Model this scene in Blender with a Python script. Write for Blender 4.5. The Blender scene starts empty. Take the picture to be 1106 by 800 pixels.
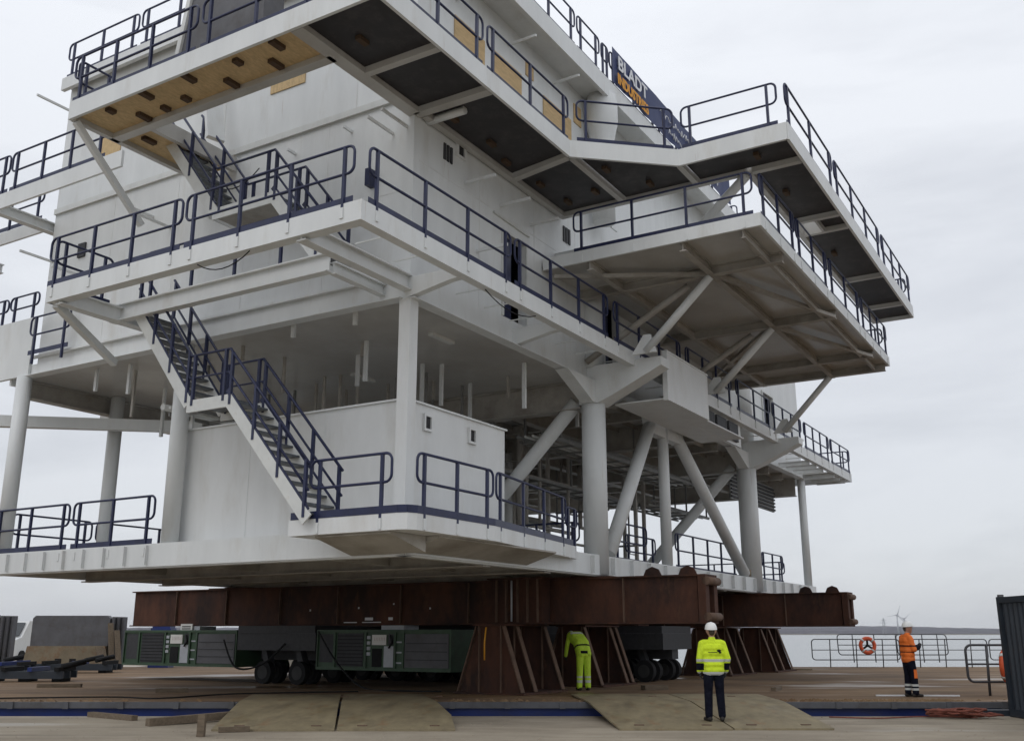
import bpy, math, random
from mathutils import Vector, Matrix
import numpy as np
random.seed(7)
R = math.radians
sc = bpy.context.scene
C = sc.collection

# ------------------------------------------------------------------ camera
PITCH = 14.75
cam = bpy.data.cameras.new('camera')
cam.sensor_width = 36; cam.lens = 36*1077/1106
cam.clip_start = .1; cam.clip_end = 20000
camo = bpy.data.objects.new('camera', cam); C.objects.link(camo)
camo.location = (0, 0, 1.7); camo.rotation_euler = (R(90+PITCH), 0, 0)
sc.camera = camo

# ------------------------------------------------------------------ sky and light (overcast)
SUN_AZ, SUN_EL = -140, 50            # clockwise from +Y (view direction), degrees
W = bpy.data.worlds.new('World'); sc.world = W; W.use_nodes = True
wn = W.node_tree; wn.nodes.clear()
def wnode(t, **k):
    n = wn.nodes.new(t)
    for a, b in k.items(): setattr(n, a, b)
    return n
sky = wnode('ShaderNodeTexSky'); sky.sky_type = 'NISHITA'; sky.sun_disc = False
sky.sun_elevation = R(SUN_EL); sky.sun_rotation = R(SUN_AZ)
bg1 = wnode('ShaderNodeBackground'); bg1.inputs[1].default_value = .1
bg2 = wnode('ShaderNodeBackground'); bg2.inputs[1].default_value = 1.0
tc = wnode('ShaderNodeTexCoord')
mp = wnode('ShaderNodeMapping'); mp.inputs['Scale'].default_value = (1.2, 1.2, 5.5)
nz = wnode('ShaderNodeTexNoise'); nz.inputs['Scale'].default_value = 1.5
nz.inputs['Detail'].default_value = 7; nz.inputs['Roughness'].default_value = .55; nz.inputs['Distortion'].default_value = .4
cr = wnode('ShaderNodeValToRGB')
e = cr.color_ramp.elements
e[0].position = .33; e[0].color = (.67, .695, .745, 1)
e[1].position = .60; e[1].color = (.84, .865, .91, 1)
mx = wnode('ShaderNodeMixShader'); mx.inputs[0].default_value = .9
wo = wnode('ShaderNodeOutputWorld')
L = wn.links.new
L(tc.outputs['Generated'], mp.inputs['Vector']); L(mp.outputs[0], nz.inputs['Vector'])
sep = wnode('ShaderNodeSeparateXYZ'); L(tc.outputs['Generated'], sep.inputs[0])
mr = wnode('ShaderNodeMapRange'); mr.inputs['From Min'].default_value = 0; mr.inputs['From Max'].default_value = 1
mr.inputs['To Min'].default_value = .87; mr.inputs['To Max'].default_value = 1.42; L(sep.outputs[2], mr.inputs['Value'])
vm = wnode('ShaderNodeVectorMath', operation='SCALE'); L(cr.outputs[0], vm.inputs[0]); L(mr.outputs[0], vm.inputs['Scale'])
L(nz.outputs['Fac'], cr.inputs[0]); L(vm.outputs[0], bg2.inputs[0]); L(sky.outputs[0], bg1.inputs[0])
L(bg1.outputs[0], mx.inputs[1]); L(bg2.outputs[0], mx.inputs[2]); L(mx.outputs[0], wo.inputs[0])
sl = bpy.data.lights.new('sun', 'SUN'); sl.energy = .55; sl.angle = R(35); sl.color = (1, .97, .93)
so = bpy.data.objects.new('sun', sl); C.objects.link(so)
sd = Vector((math.sin(R(SUN_AZ))*math.cos(R(SUN_EL)), math.cos(R(SUN_AZ))*math.cos(R(SUN_EL)), math.sin(R(SUN_EL))))
so.rotation_euler = sd.to_track_quat('Z', 'Y').to_euler()
so.location = sd*60
vs = sc.view_settings
vs.view_transform = 'Standard'; vs.look = 'None'; vs.gamma = 1; vs.use_curve_mapping = False
vs.exposure = 0.0

# ------------------------------------------------------------------ materials
def pmat(name, col, rough=.6, var=.12, scale=3., bump=0., metal=0., dirt=None, dscale=1.2, damt=.5,
         stretch=(1, 1, 1), spec=.4, bscale=None, dlo=.5, dhi=.7, d2=None, wet=None):
    m = bpy.data.materials.new(name); m.use_nodes = True
    nt = m.node_tree; N = nt.nodes; K = nt.links.new
    b = N['Principled BSDF']
    b.inputs['Roughness'].default_value = rough; b.inputs['Metallic'].default_value = metal
    b.inputs['Specular IOR Level'].default_value = spec
    t = N.new('ShaderNodeTexCoord'); mpn = N.new('ShaderNodeMapping'); mpn.inputs['Scale'].default_value = stretch
    K(t.outputs['Object'], mpn.inputs['Vector'])
    n1 = N.new('ShaderNodeTexNoise'); n1.inputs['Scale'].default_value = scale; n1.inputs['Detail'].default_value = 6
    n1.inputs['Roughness'].default_value = .65
    K(mpn.outputs[0], n1.inputs['Vector'])
    r1 = N.new('ShaderNodeValToRGB')
    lo = tuple(max(0, c*(1-var)) for c in col)+(1,); hi = tuple(min(1, c*(1+var)) for c in col)+(1,)
    r1.color_ramp.elements[0].position = .3; r1.color_ramp.elements[0].color = lo
    r1.color_ramp.elements[1].position = .7; r1.color_ramp.elements[1].color = hi
    K(n1.outputs['Fac'], r1.inputs[0])
    out = r1.outputs[0]
    if dirt:
        n2 = N.new('ShaderNodeTexNoise'); n2.inputs['Scale'].default_value = dscale; n2.inputs['Detail'].default_value = 8
        n2.inputs['Roughness'].default_value = .7
        K(mpn.outputs[0], n2.inputs['Vector'])
        mr = N.new('ShaderNodeMapRange'); mr.inputs['From Min'].default_value = dlo; mr.inputs['From Max'].default_value = dhi
        mr.inputs['To Max'].default_value = damt
        K(n2.outputs['Fac'], mr.inputs['Value'])
        mix = N.new('ShaderNodeMix'); mix.data_type = 'RGBA'
        K(mr.outputs[0], mix.inputs[0]); K(out, mix.inputs[6]); mix.inputs[7].default_value = tuple(dirt)+(1,)
        out = mix.outputs[2]
    if d2:                                      # (colour, scale, amount, lo, hi, stretch)
        m2 = N.new('ShaderNodeMapping'); m2.inputs['Scale'].default_value = d2[5]; m2.inputs['Location'].default_value = (3.3, 7.1, 1.9)
        K(t.outputs['Object'], m2.inputs['Vector'])
        n4 = N.new('ShaderNodeTexNoise'); n4.inputs['Scale'].default_value = d2[1]; n4.inputs['Detail'].default_value = 7; n4.inputs['Roughness'].default_value = .65
        K(m2.outputs[0], n4.inputs['Vector'])
        r4 = N.new('ShaderNodeMapRange'); r4.inputs['From Min'].default_value = d2[3]; r4.inputs['From Max'].default_value = d2[4]; r4.inputs['To Max'].default_value = d2[2]
        K(n4.outputs['Fac'], r4.inputs['Value'])
        x4 = N.new('ShaderNodeMix'); x4.data_type = 'RGBA'; K(r4.outputs[0], x4.inputs[0]); K(out, x4.inputs[6]); x4.inputs[7].default_value = tuple(d2[0])+(1,)
        out = x4.outputs[2]
    if wet:                                     # (scale, lo, hi, wet roughness, stretch): damp patches
        m5 = N.new('ShaderNodeMapping'); m5.inputs['Scale'].default_value = wet[4]; K(t.outputs['Object'], m5.inputs['Vector'])
        n5 = N.new('ShaderNodeTexNoise'); n5.inputs['Scale'].default_value = wet[0]; n5.inputs['Detail'].default_value = 4; K(m5.outputs[0], n5.inputs['Vector'])
        r5 = N.new('ShaderNodeMapRange'); r5.inputs['From Min'].default_value = wet[1]; r5.inputs['From Max'].default_value = wet[2]
        r5.inputs['To Min'].default_value = rough; r5.inputs['To Max'].default_value = wet[3]
        K(n5.outputs['Fac'], r5.inputs['Value']); K(r5.outputs[0], b.inputs['Roughness'])
    K(out, b.inputs['Base Color'])
    if bump:
        n3 = N.new('ShaderNodeTexNoise'); n3.inputs['Scale'].default_value = bscale or scale*4; n3.inputs['Detail'].default_value = 5
        K(mpn.outputs[0], n3.inputs['Vector'])
        bp = N.new('ShaderNodeBump'); bp.inputs['Strength'].default_value = bump; bp.inputs['Distance'].default_value = .05
        K(n3.outputs['Fac'], bp.inputs['Height']); K(bp.outputs[0], b.inputs['Normal'])
    return m
M = {}
M['white'] = pmat('white_paint', (.67, .685, .68), .42, .06, 1.3, bump=.06, bscale=.8, dirt=(.42, .38, .31), dscale=1.1, damt=.5, stretch=(1.3, 1.3, .35), dlo=.54, dhi=.82, d2=((.30, .19, .11), 2.2, .55, .66, .8, (2.2, 2.2, .22)))
M['whiteclean'] = pmat('clean_white_paint', (.68, .69, .685), .42, .05, 1.5, bump=.05, bscale=.7, dirt=(.45, .42, .36), dscale=.8, damt=.35, stretch=(1.2, 1.2, .4), d2=((.33, .24, .16), 2.4, .4, .68, .82, (2.5, 2.5, .25)))
M['offwhite'] = pmat('scuffed_white_paint', (.62, .63, .61), .5, .08, 3, dirt=(.30, .22, .14), dscale=3, damt=.5, dlo=.58, dhi=.8)
M['under'] = pmat('shade_darkened_white', (.42, .40, .365), .55, .15, 1.0, dirt=(.22, .19, .155), dscale=.9, damt=.8, dlo=.4, dhi=.7)  # white paint darkened and browned, with underside shade put into the colour
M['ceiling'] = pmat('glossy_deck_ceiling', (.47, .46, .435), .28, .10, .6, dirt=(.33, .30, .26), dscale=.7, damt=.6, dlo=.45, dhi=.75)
M['greenlight'] = pmat('green_frame_paint', (.046, .090, .050), .5, .2, 4, dirt=(.05, .045, .035), dscale=3, damt=.4)
M['navy'] = pmat('navy_paint', (.015, .020, .062), .38, .25, 5)
M['tread'] = pmat('galvanised_tread', (.11, .12, .13), .5, .3, 9, metal=.2)
M['osb'] = pmat('osb_board', (.56, .41, .22), .8, .2, 6, dirt=(.40, .26, .13), dscale=14, damt=.6, stretch=(1, 3, 1))
M['ply'] = pmat('plywood', (.56, .40, .21), .75, .15, 4, stretch=(1, 1, 4))
M['blackply'] = pmat('film_faced_ply', (.024, .021, .022), .55, .25, 2, dirt=(.08, .07, .065), dscale=3, damt=.5)
M['timber'] = pmat('timber', (.15, .115, .08), .85, .3, 4, stretch=(1, 6, 6), bump=.2)
M['darktimber'] = pmat('dark_timber', (.075, .045, .025), .85, .25, 6)
M['rust'] = pmat('rusty_steel', (.082, .032, .018), .8, .35, 1.6, bump=.2, dirt=(.018, .011, .010), dscale=.9, damt=.85, stretch=(1, 1, .5), dlo=.42, dhi=.62, d2=((.14, .062, .03), 2.6, .7, .58, .75, (1.5, 1.5, .4)))
M['rustpale'] = pmat('worn_rust_edge', (.13, .08, .055), .8, .3, 3)
M['green'] = pmat('green_machine_paint', (.032, .07, .036), .5, .2, 4, dirt=(.05, .045, .035), dscale=3, damt=.5)
M['black'] = pmat('black_rubber', (.009, .009, .010), .85, .2, 8)
M['grille'] = pmat('dark_grille', (.042, .043, .047), .6, .2, 9)
M['rim'] = pmat('wheel_rim', (.035, .035, .035), .7, .2, 6)
M['panelgrey'] = pmat('control_panel', (.45, .47, .5), .5, .1, 5)
M['sign'] = pmat('white_sign', (.75, .74, .70), .5, .04, 5)
M['red'] = pmat('red_print', (.35, .05, .04), .6, .1, 5)
M['quay'] = pmat('quay_concrete', (.33, .285, .22), .9, .18, .5, bump=.4, dirt=(.20, .165, .122), dscale=.4, damt=.8, bscale=11, stretch=(.7, 1.6, 1), dlo=.42, dhi=.66, d2=((.11, .09, .068), .9, .75, .57, .68, (.12, 2.2, 1)), wet=(.5, .58, .66, .35, (.25, 1.2, 1)))
M['mud'] = pmat('muddy_deck_plate', (.135, .080, .040), .88, .4, .5, bump=.4, dirt=(.27, .18, .098), dscale=.45, damt=.8, bscale=5, stretch=(.55, 1.5, 1), dlo=.42, dhi=.70, d2=((.06, .042, .028), .5, .8, .56, .68, (.25, 1.6, 1)), wet=(.35, .56, .66, .32, (.4, 1.2, 1)))
M['ramp'] = pmat('ramp_steel', (.26, .215, .13), .65, .22, 1.2, bump=.12, dirt=(.13, .105, .068), dscale=1.4, damt=.75, stretch=(1.2, .6, 1), dlo=.42, dhi=.66, d2=((.22, .10, .04), 1.6, .6, .58, .7, (1.6, .5, 1)), wet=(1, .56, .66, .4, (1, .4, 1)))
M['blue'] = pmat('blue_hull', (.012, .03, .16), .45, .2, 1.5, dirt=(.04, .04, .05), dscale=1.2, damt=.6, stretch=(.6, 1, 2))
M['greysteel'] = pmat('grey_steel', (.11, .11, .118), .6, .2, 1.5, dirt=(.07, .06, .05), dscale=2, damt=.6)
M['ochre'] = pmat('dirty_ochre_steel', (.22, .18, .12), .75, .2, 2, dirt=(.2, .08, .03), dscale=2.5, damt=.7)
M['cont'] = pmat('container_paint', (.026, .034, .046), .5, .15, 2, dirt=(.03, .03, .03), dscale=2, damt=.5)
M['fence'] = pmat('fence_steel', (.06, .06, .065), .5, .2, 5)
M['lifeor'] = pmat('lifebuoy_orange', (.62, .10, .035), .6, .1, 5)
M['rope'] = pmat('red_rope', (.20, .065, .045), .9, .25, 9)
M['bannernavy'] = pmat('banner_navy', (.018, .032, .115), .55, .12, 3)
M['bannerwhite'] = pmat('banner_white', (.75, .76, .78), .6, .03, 3)
M['bannerorange'] = pmat('banner_orange', (.72, .32, .02), .6, .05, 3)
M['hivis'] = pmat('hi_vis_yellow', (.62, .80, .02), .75, .1, 10, bump=.9, bscale=9, dirt=(.12, .10, .05), dscale=5, damt=.35, stretch=(1, 1, .6))
M['hivis2'] = pmat('hi_vis_lime', (.55, .78, .05), .75, .1, 10, bump=.9, bscale=9, dirt=(.12, .10, .05), dscale=5, damt=.35, stretch=(1, 1, .6))
M['orange'] = pmat('hi_vis_orange', (.85, .19, .03), .75, .1, 10, bump=.9, bscale=9, dirt=(.12, .10, .05), dscale=5, damt=.35, stretch=(1, 1, .6))
M['reflect'] = pmat('reflective_tape', (.55, .57, .55), .4, .05, 10)
M['trouser'] = pmat('dark_workwear', (.008, .009, .017), .95, .25, 12, bump=.9, bscale=9, spec=.1)
M['boot'] = pmat('work_boot', (.02, .016, .013), .7, .2, 12)
M['skin'] = pmat('skin', (.42, .24, .17), .55, .06, 10)
M['hair'] = pmat('hair', (.05, .035, .025), .8, .2, 20)
M['helmet'] = pmat('helmet_white', (.78, .78, .76), .35, .03, 5)
M['glove'] = pmat('work_glove', (.03, .03, .035), .8, .2, 20)
M['pipe'] = pmat('galvanised_pipe', (.22, .22, .21), .5, .2, 3, metal=.2)
M['darkin'] = pmat('painted_interior_dark', (.03, .03, .032), .8, .2, 2)  # near-black colour painting the unlit depth behind openings
M['hill'] = pmat('far_shore', (.07, .064, .078), .95, .35, .012, dirt=(.04, .042, .045), dscale=.03, damt=.7)
M['sand'] = pmat('shore_strip', (.30, .27, .23), .95, .1, .02)
M['farwhite'] = pmat('far_white', (.55, .56, .58), .6, .03, 1)
M['fargrey'] = pmat('far_grey', (.28, .29, .31), .6, .03, 1)
M['glass'] = pmat('dark_glass', (.02, .025, .03), .08, .05, 2, spec=.7)
lampm = pmat('headlamp', (.9, .88, .8), .3, .02, 2); M['lamp'] = lampm
lampm.node_tree.nodes['Principled BSDF'].inputs['Emission Color'].default_value = (1, .9, .7, 1)
lampm.node_tree.nodes['Principled BSDF'].inputs['Emission Strength'].default_value = 4
wm = pmat('water', (.085, .10, .11), .16, .1, .05, bump=.8, bscale=.35, spec=.6, stretch=(.5, 1.2, 1)); M['water'] = wm

# ------------------------------------------------------------------ mesh builder
AZ = R(31.1)
UX, UY = math.sin(AZ), math.cos(AZ)          # module long axis
ROTM = R(90-31.1)
def world(u, v, z=0): return Vector((u*UX - v*UY, u*UY + v*UX, z))
class MB:
    def __init__(s, off=(0, 0, 0)):
        s.v = []; s.f = []; s.sm = []; s.off = Vector(off)
    def add(s, vs, fs, smooth=False):
        b = len(s.v)
        s.v += [tuple(Vector(p)-s.off) for p in vs]
        for f in fs: s.f.append([b+i for i in f]); s.sm.append(smooth)
        return s
    def box(s, x0, x1, y0, y1, z0, z1):
        vs = [(x, y, z) for z in (z0, z1) for y in (y0, y1) for x in (x0, x1)]
        return s.add(vs, [(0, 2, 3, 1), (4, 5, 7, 6), (0, 1, 5, 4), (1, 3, 7, 5), (3, 2, 6, 7), (2, 0, 4, 6)])
    def prism(s, poly, z0, z1):
        n = len(poly)
        vs = [(x, y, z0) for x, y in poly]+[(x, y, z1) for x, y in poly]
        return s.add(vs, [tuple(range(n))[::-1], tuple(range(n, 2*n))]+[(i, (i+1) % n, n+(i+1) % n, n+i) for i in range(n)])
    def prism_u(s, poly, u0, u1):       # poly in (v,z)
        n = len(poly)
        vs = [(u0, a, b) for a, b in poly]+[(u1, a, b) for a, b in poly]
        return s.add(vs, [tuple(range(n))[::-1], tuple(range(n, 2*n))]+[(i, (i+1) % n, n+(i+1) % n, n+i) for i in range(n)])
    def prism_v(s, poly, v0, v1):       # poly in (u,z)
        n = len(poly)
        vs = [(a, v0, b) for a, b in poly]+[(a, v1, b) for a, b in poly]
        return s.add(vs, [tuple(range(n)), tuple(range(n, 2*n))[::-1]]+[(i, n+i, n+(i+1) % n, (i+1) % n) for i in range(n)])
    def bar(s, p, q, w, h, up=(0, 0, 1)):
        p, q = Vector(p), Vector(q); d = (q-p).normalized(); up = Vector(up)
        if abs(d.dot(up)) > .99: up = Vector((0, 1, 0))
        x = d.cross(up).normalized(); y = x.cross(d).normalized()
        a, b = x*w/2, y*h/2
        vs = [p-a-b, p+a-b, p+a+b, p-a+b, q-a-b, q+a-b, q+a+b, q-a+b]
        return s.add(vs, [(3, 2, 1, 0), (4, 5, 6, 7), (0, 1, 5, 4), (1, 2, 6, 5), (2, 3, 7, 6), (3, 0, 4, 7)])
    def ibeam(s, p, q, w, h, t=.03):
        p, q = Vector(p), Vector(q)
        s.bar(p, q, t, h-2*t); s.bar(p+Vector((0, 0, h/2-t/2)), q+Vector((0, 0, h/2-t/2)), w, t)
        return s.bar(p-Vector((0, 0, h/2-t/2)), q-Vector((0, 0, h/2-t/2)), w, t)
    def tube(s, p, q, r0, r1=None, n=10):
        return s.path([p, q], r0, n, r1=r1)
    def path(s, pts, r, n=6, closed=False, r1=None):
        pts = [Vector(p) for p in pts]; m = len(pts); vs = []; fs = []
        prev = None
        for i, p in enumerate(pts):
            if closed: t = (pts[(i+1) % m]-pts[i-1])
            else: t = pts[min(i+1, m-1)]-pts[max(i-1, 0)]
            t.normalize()
            if prev is None:
                a = Vector((0, 0, 1)) if abs(t.z) < .9 else Vector((1, 0, 0))
                x = t.cross(a).normalized()
            else:
                x = (prev - t*prev.dot(t)).normalized()
            prev = x; y = t.cross(x)
            rr = r if r1 is None else r+(r1-r)*i/(m-1)
            vs += [p+(x*math.cos(2*math.pi*k/n)+y*math.sin(2*math.pi*k/n))*rr for k in range(n)]
        for i in range(m if closed else m-1):
            j = (i+1) % m
            fs += [(i*n+k, i*n+(k+1) % n, j*n+(k+1) % n, j*n+k) for k in range(n)]
        s.add(vs, fs, True)
        if not closed:
            b = len(s.v)-m*n
            s.f.append([b+k for k in range(n)][::-1]); s.sm.append(False)
            s.f.append([b+(m-1)*n+k for k in range(n)]); s.sm.append(False)
        return s
    def lathe(s, prof, cx, cy, n=20):      # prof [(r,z)]
        vs = []; fs = []
        for r, z in prof: vs += [(cx+r*math.cos(2*math.pi*k/n), cy+r*math.sin(2*math.pi*k/n), z) for k in range(n)]
        for i in range(len(prof)-1): fs += [(i*n+k, i*n+(k+1) % n, (i+1)*n+(k+1) % n, (i+1)*n+k) for k in range(n)]
        s.add(vs, fs, True)
        b = len(s.v)-len(prof)*n
        s.f.append([b+k for k in range(n)][::-1]); s.sm.append(False)
        s.f.append([b+(len(prof)-1)*n+k for k in range(n)]); s.sm.append(False)
        return s
    def data(s, name, mat):
        me = bpy.data.meshes.new(name); me.from_pydata(s.v, [], s.f)
        me.polygons.foreach_set('use_smooth', s.sm); me.update()
        me.materials.append(M[mat] if isinstance(mat, str) else mat)
        return me
    def build(s, name, mat, parent=None):
        o = bpy.data.objects.new(name, s.data(name, mat)); C.objects.link(o)
        if parent: o.parent = parent
        return o
def tag(o, label=None, cat=None, group=None, kind=None):
    if label: o['label'] = label
    if cat: o['category'] = cat
    if group: o['group'] = group
    if kind or cat: o['kind'] = kind or 'thing'
    return o
def thing(name, loc, rz=0, label=None, cat=None, group=None):
    o = bpy.data.objects.new(name, None); C.objects.link(o)
    o.location = loc; o.rotation_euler = (0, 0, rz); o.empty_display_size = .3
    return tag(o, label, cat, group)
def inst(src, parent, loc=(0, 0, 0), rz=0):
    c = src.copy(); C.objects.link(c); c.parent = parent; c.location = loc; c.rotation_euler = (0, 0, rz)
    return c

# ------------------------------------------------------------------ the setting
def struct(name, mb, mat): return tag(mb.build(name, mat), kind='structure')
ZD = .22                                     # barge deck level
struct('water', MB().add([(-7500, 23.2, -2.2), (7500, 23.2, -2.2), (7500, 5580, -2.2), (-7500, 5580, -2.2)], [(0, 1, 2, 3)]), 'water')
q = MB().box(-120, 120, -60, 22.35, -4, 0)
struct('quay', q, 'quay')
struct('quay_edge_beam', MB().box(-120, 120, 22.351, 22.62, -4, -.02), 'greysteel')
# pier behind the barge on the left, where the van stands
struct('pier', MB().box(-90, -18, 49.5, 90, -3, .15), 'quay')
# far shore: low wooded hills with a pale beach
def ridge(y0, x0, x1, n, fh, depth):
    mb = MB(); vs = []; fs = []
    for i in range(n+1):
        x = x0+(x1-x0)*i/n; h = fh(x)
        vs += [(x, y0, -2.2), (x, y0+depth*.12, -2.2+h*.72), (x, y0+depth*.5, -2.2+h), (x, y0+depth, -2.2)]
    for i in range(n):
        for k in range(3): fs.append((i*4+k, (i+1)*4+k, (i+1)*4+k+1, i*4+k+1))
        fs.append((i*4+3, (i+1)*4+3, (i+1)*4, i*4))
    return mb.add(vs, fs)
rr = random.Random(3)
PH = [rr.uniform(0, 6) for _ in range(6)]
def hh(x):
    h = 15+6*math.sin(x/420+PH[0])+4*math.sin(x/160+PH[1])+2.2*math.sin(x/53+PH[2])+rr.uniform(-1, 1.3)
    return max(8, h+(10 if x < -800 else 0))
struct('hills', ridge(2900, -5200, 5200, 900, hh, 600), 'hill')
struct('far_hills', ridge(4600, -7500, 7500, 500, lambda x: 36+7*math.sin(x/700+1)+5*math.sin(x/230)+rr.uniform(-1.5, 1.5), 900), 'hill')
struct('beach', MB().box(-5200, 5200, 2820, 2899, -2.3, .6), 'sand')
def turbine(x, y, h, ang, label):
    t = thing('wind_turbine', (x, y, 0), 0, label, 'wind turbine', 'wind turbines on the far shore')
    MB().tube((0, 0, 0), (0, 0, h), 2.4, 1.5, 10).build('tower', 'farwhite', t)
    MB().box(-2, 2, -4, 4, h-1.5, h+2).build('nacelle', 'farwhite', t)
    for k in range(3):
        a = R(ang+120*k); d = Vector((math.sin(a), 0, math.cos(a)))
        c = Vector((0, -4.6, h+.5))
        MB().path([c, c+d*h*.2, c+d*h*.56], 1.5, 6, r1=.4).build('blade', 'farwhite', t)
turbine(1046, 2790, 50, 20, 'nearer taller white wind turbine on the far shore')
turbine(1190, 3120, 44, 50, 'smaller wind turbine behind the taller one on the far shore')
t = thing('power_pylon', (1030, 2850, 0), 0, 'grey lattice power pylon on the far shore left of the turbines', 'pylon')
b = MB()
for sx in (-1, 1):
    for sy in (-1, 1): b.bar((sx*5, sy*5, 0), (sx*.8, sy*.8, 42), .7, .7)
b.build('tower', 'fargrey', t)
for i, (z, w) in enumerate(((30, 12), (36, 9))): MB().bar((-w, 0, z), (w, 0, z), .8, .8).build('cross_arm', 'fargrey', t)

# barge
bg = thing('barge', (0, 23.3, -1.5), 0, 'long blue flat-top barge with a muddy brown deck moored at the quay', 'barge')
OB = (0, 23.3, -1.5)
MB(OB).box(-60, 60, 23.3, 47.6, -3.0, ZD-.012).build('hull', 'blue', bg)
MB(OB).box(-59.97, 59.97, 23.33, 47.57, ZD-.011, ZD).build('deck', 'mud', bg)
MB(OB).box(-60, 60, 23.2, 23.297, ZD-.12, ZD+.012).build('rubbing_strake', 'greysteel', bg)
b = MB(OB)
for k in range(46):
    x = -27+k*1.22; b.box(x, x+.12, 23.16, 23.199, ZD-.13, ZD+.02)
b.build('strake_clip', 'greysteel', bg)['kind'] = 'stuff'

# ------------------------------------------------------------------ the module
OM = (24., 12., 3.15)
mod = thing('offshore_module', world(*OM), ROTM, 'huge white offshore substation topside on legs with navy railings, stairs and walkways', 'offshore module')
def mb(): return MB(OM)
U0, V0, VE, UE = 15.7, 11.95, 24.5, 45.3
ZM, ZT, ZR = 9.0, 13.05, 17.2

def holes(axis, c0, c1, a0, a1, z0, z1, hs):
    """wall slab with rectangular openings; axis 'u': plane v in [c0,c1], runs along u"""
    m = mb()
    A = sorted({a0, a1, *[h[0] for h in hs], *[h[1] for h in hs]}); Z = sorted({z0, z1, *[h[2] for h in hs], *[h[3] for h in hs]})
    for i in range(len(A)-1):
        j0 = None
        for j in range(len(Z)-1):
            ca, cz = (A[i]+A[i+1])/2, (Z[j]+Z[j+1])/2
            solid = not any(h[0] < ca < h[1] and h[2] < cz < h[3] for h in hs)
            if solid and j0 is None: j0 = j
            last = j == len(Z)-2
            if j0 is not None and (not solid or last):
                zt = Z[j+1] if solid else Z[j]
                if axis == 'u': m.box(A[i], A[i+1], c0, c1, Z[j0], zt)
                else: m.box(c0, c1, A[i], A[i+1], Z[j0], zt)
                j0 = None
    return m
# upper block walls
holes('v', U0, U0+.2, V0+.2, VE, 8.75, ZR-.1, [(15.3, 16.3, 14.48, 15.5), (22.0, 22.75, 14.42, 15.4)]).build('wall', 'white', mod)
dr = [(19.37, 20.44, 9.05, 11.2), (24.9, 25.9, 9.05, 11.1), (17.2, 18.4, 13.15, 15.9), (18.95, 20.2, 13.15, 15.9), (21.5, 23.0, 13.15, 15.9)]
w2 = holes('u', V0, V0+.2, U0, 36.2, 8.75, ZR-.1, dr); w2.build('wall', 'white', mod)
mb().box(36.0, 36.19, V0+.2, VE, 8.75, ZR-.1).build('wall', 'white', mod)
mb().box(U0+.2, 36, VE-.2, VE-.001, 8.75, ZR-.1).build('wall', 'white', mod)
holes('u', V0+.01, V0+.21, 36.2, UE, 8.75, 14.2, [(39.9, 41.3, 9.05, 11.4)]).build('wall', 'white', mod)
mb().box(UE-.2, UE-.001, V0+.21, 20, 8.75, 14.2).build('wall', 'white', mod)
mb().box(36.21, UE, V0+.01, 20, 14.21, 14.4).build('roof', 'white', mod)
# near-black sheets behind the openings; the rooms' darkness is in their colour
mb().box(U0+.3, 35.9, V0+3, V0+3.1, 9.1, ZR-.2).build('dark_backing', 'darkin', mod)
mb().box(36.3, UE-.3, V0+3, V0+3.1, 9.1, 14).build('dark_backing', 'darkin', mod)
# boarded openings
for h in dr[2:]:
    m = mb(); m.box(h[0]-.06, h[1]+.06, V0-.03, V0-.003, h[2], h[3]+.06); m.build('board', 'ply', mod)
for (a, c, z0, z1) in ((15.3, 16.3, 14.48, 15.5), (22.0, 22.75, 14.42, 15.4)):
    mb().box(U0-.03, U0-.003, a-.06, c+.06, z0-.05, z1+.05).build('board', 'osb', mod)
for (a, c, z0, z1) in ((20.5, 20.9, 16.1, 16.55), (23.25, 23.7, 16.0, 16.6)):
    mb().box(a, c, V0-.03, V0-.003, z0, z1).build('board', 'ply', mod)
# doors
def door(a, c, z0, z1, open_=True):
    d = mb(); t = .07
    d.box(a-t, a, V0-.05, V0-.002, z0, z1+t); d.box(c, c+t, V0-.05, V0-.002, z0, z1+t); d.box(a, c, V0-.05, V0-.002, z1, z1+t)
    d = d.build('door_frame', 'offwhite', mod)
    mb().box(a+.02, a+(c-a)*.55, V0+.12, V0+.17, z0, z1).build('door', 'navy', d)
door(19.37, 20.44, 9.05, 11.2); door(24.9, 25.9, 9.05, 11.1); door(39.9, 41.3, 9.05, 11.4)
# floor strip on the wall and small pads/brackets
mb().box(U0-.07, U0-.001, V0+.1, VE, 13.08, 13.24).build('stiffener', 'offwhite', mod)
def stick(p, q, r=.035, mat='white'): mb().tube(p, q, r, n=8).build('bracket_arm', mat, mod)
for (v, z, l) in ((12.52, 12.32, .9), (12.14, 12.39, .9), (13.71, 12.7, .3), (15.42, 12.6, .28), (19.6, 11.65, 1.0), (17.2, 11.08, .9), (20.3, 12.1, .9), (23.0, 11.0, .9), (24.2, 16.2, 1.2), (24.2, 11.6, 1.1), (21.2, 16.2, .5)):
    mb().bar((U0, v, z), (U0-l, v, z), .05, .06).build('bracket_arm', 'white', mod)
stick((16.18, V0, 12.68), (16.18, V0-1.0, 12.68), .09)
for (u, z) in ((17.68, 11.81), (19.24, 11.84), (20.69, 11.86), (22.07, 11.5), (18.2, 10.3), (17.2, 16.4), (19.6, 16.5), (22.0, 16.6)):
    mb().bar((u, V0, z), (u, V0-.85, z), .05, .07).build('bracket_arm', 'white', mod)
mb().bar((18.9, V0-.03, 11.55), (20.6, V0-.03, 11.5), .06, .05).build('drip_bar', 'offwhite', mod)
for (z, l) in ((12.2, 1.6), (11.4, 2.2), (10.7, 2.6)):
    mb().bar((UE, V0+.5, z), (UE+l, V0+.5, z), .05, .07).build('bracket_arm', 'white', mod)
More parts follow.
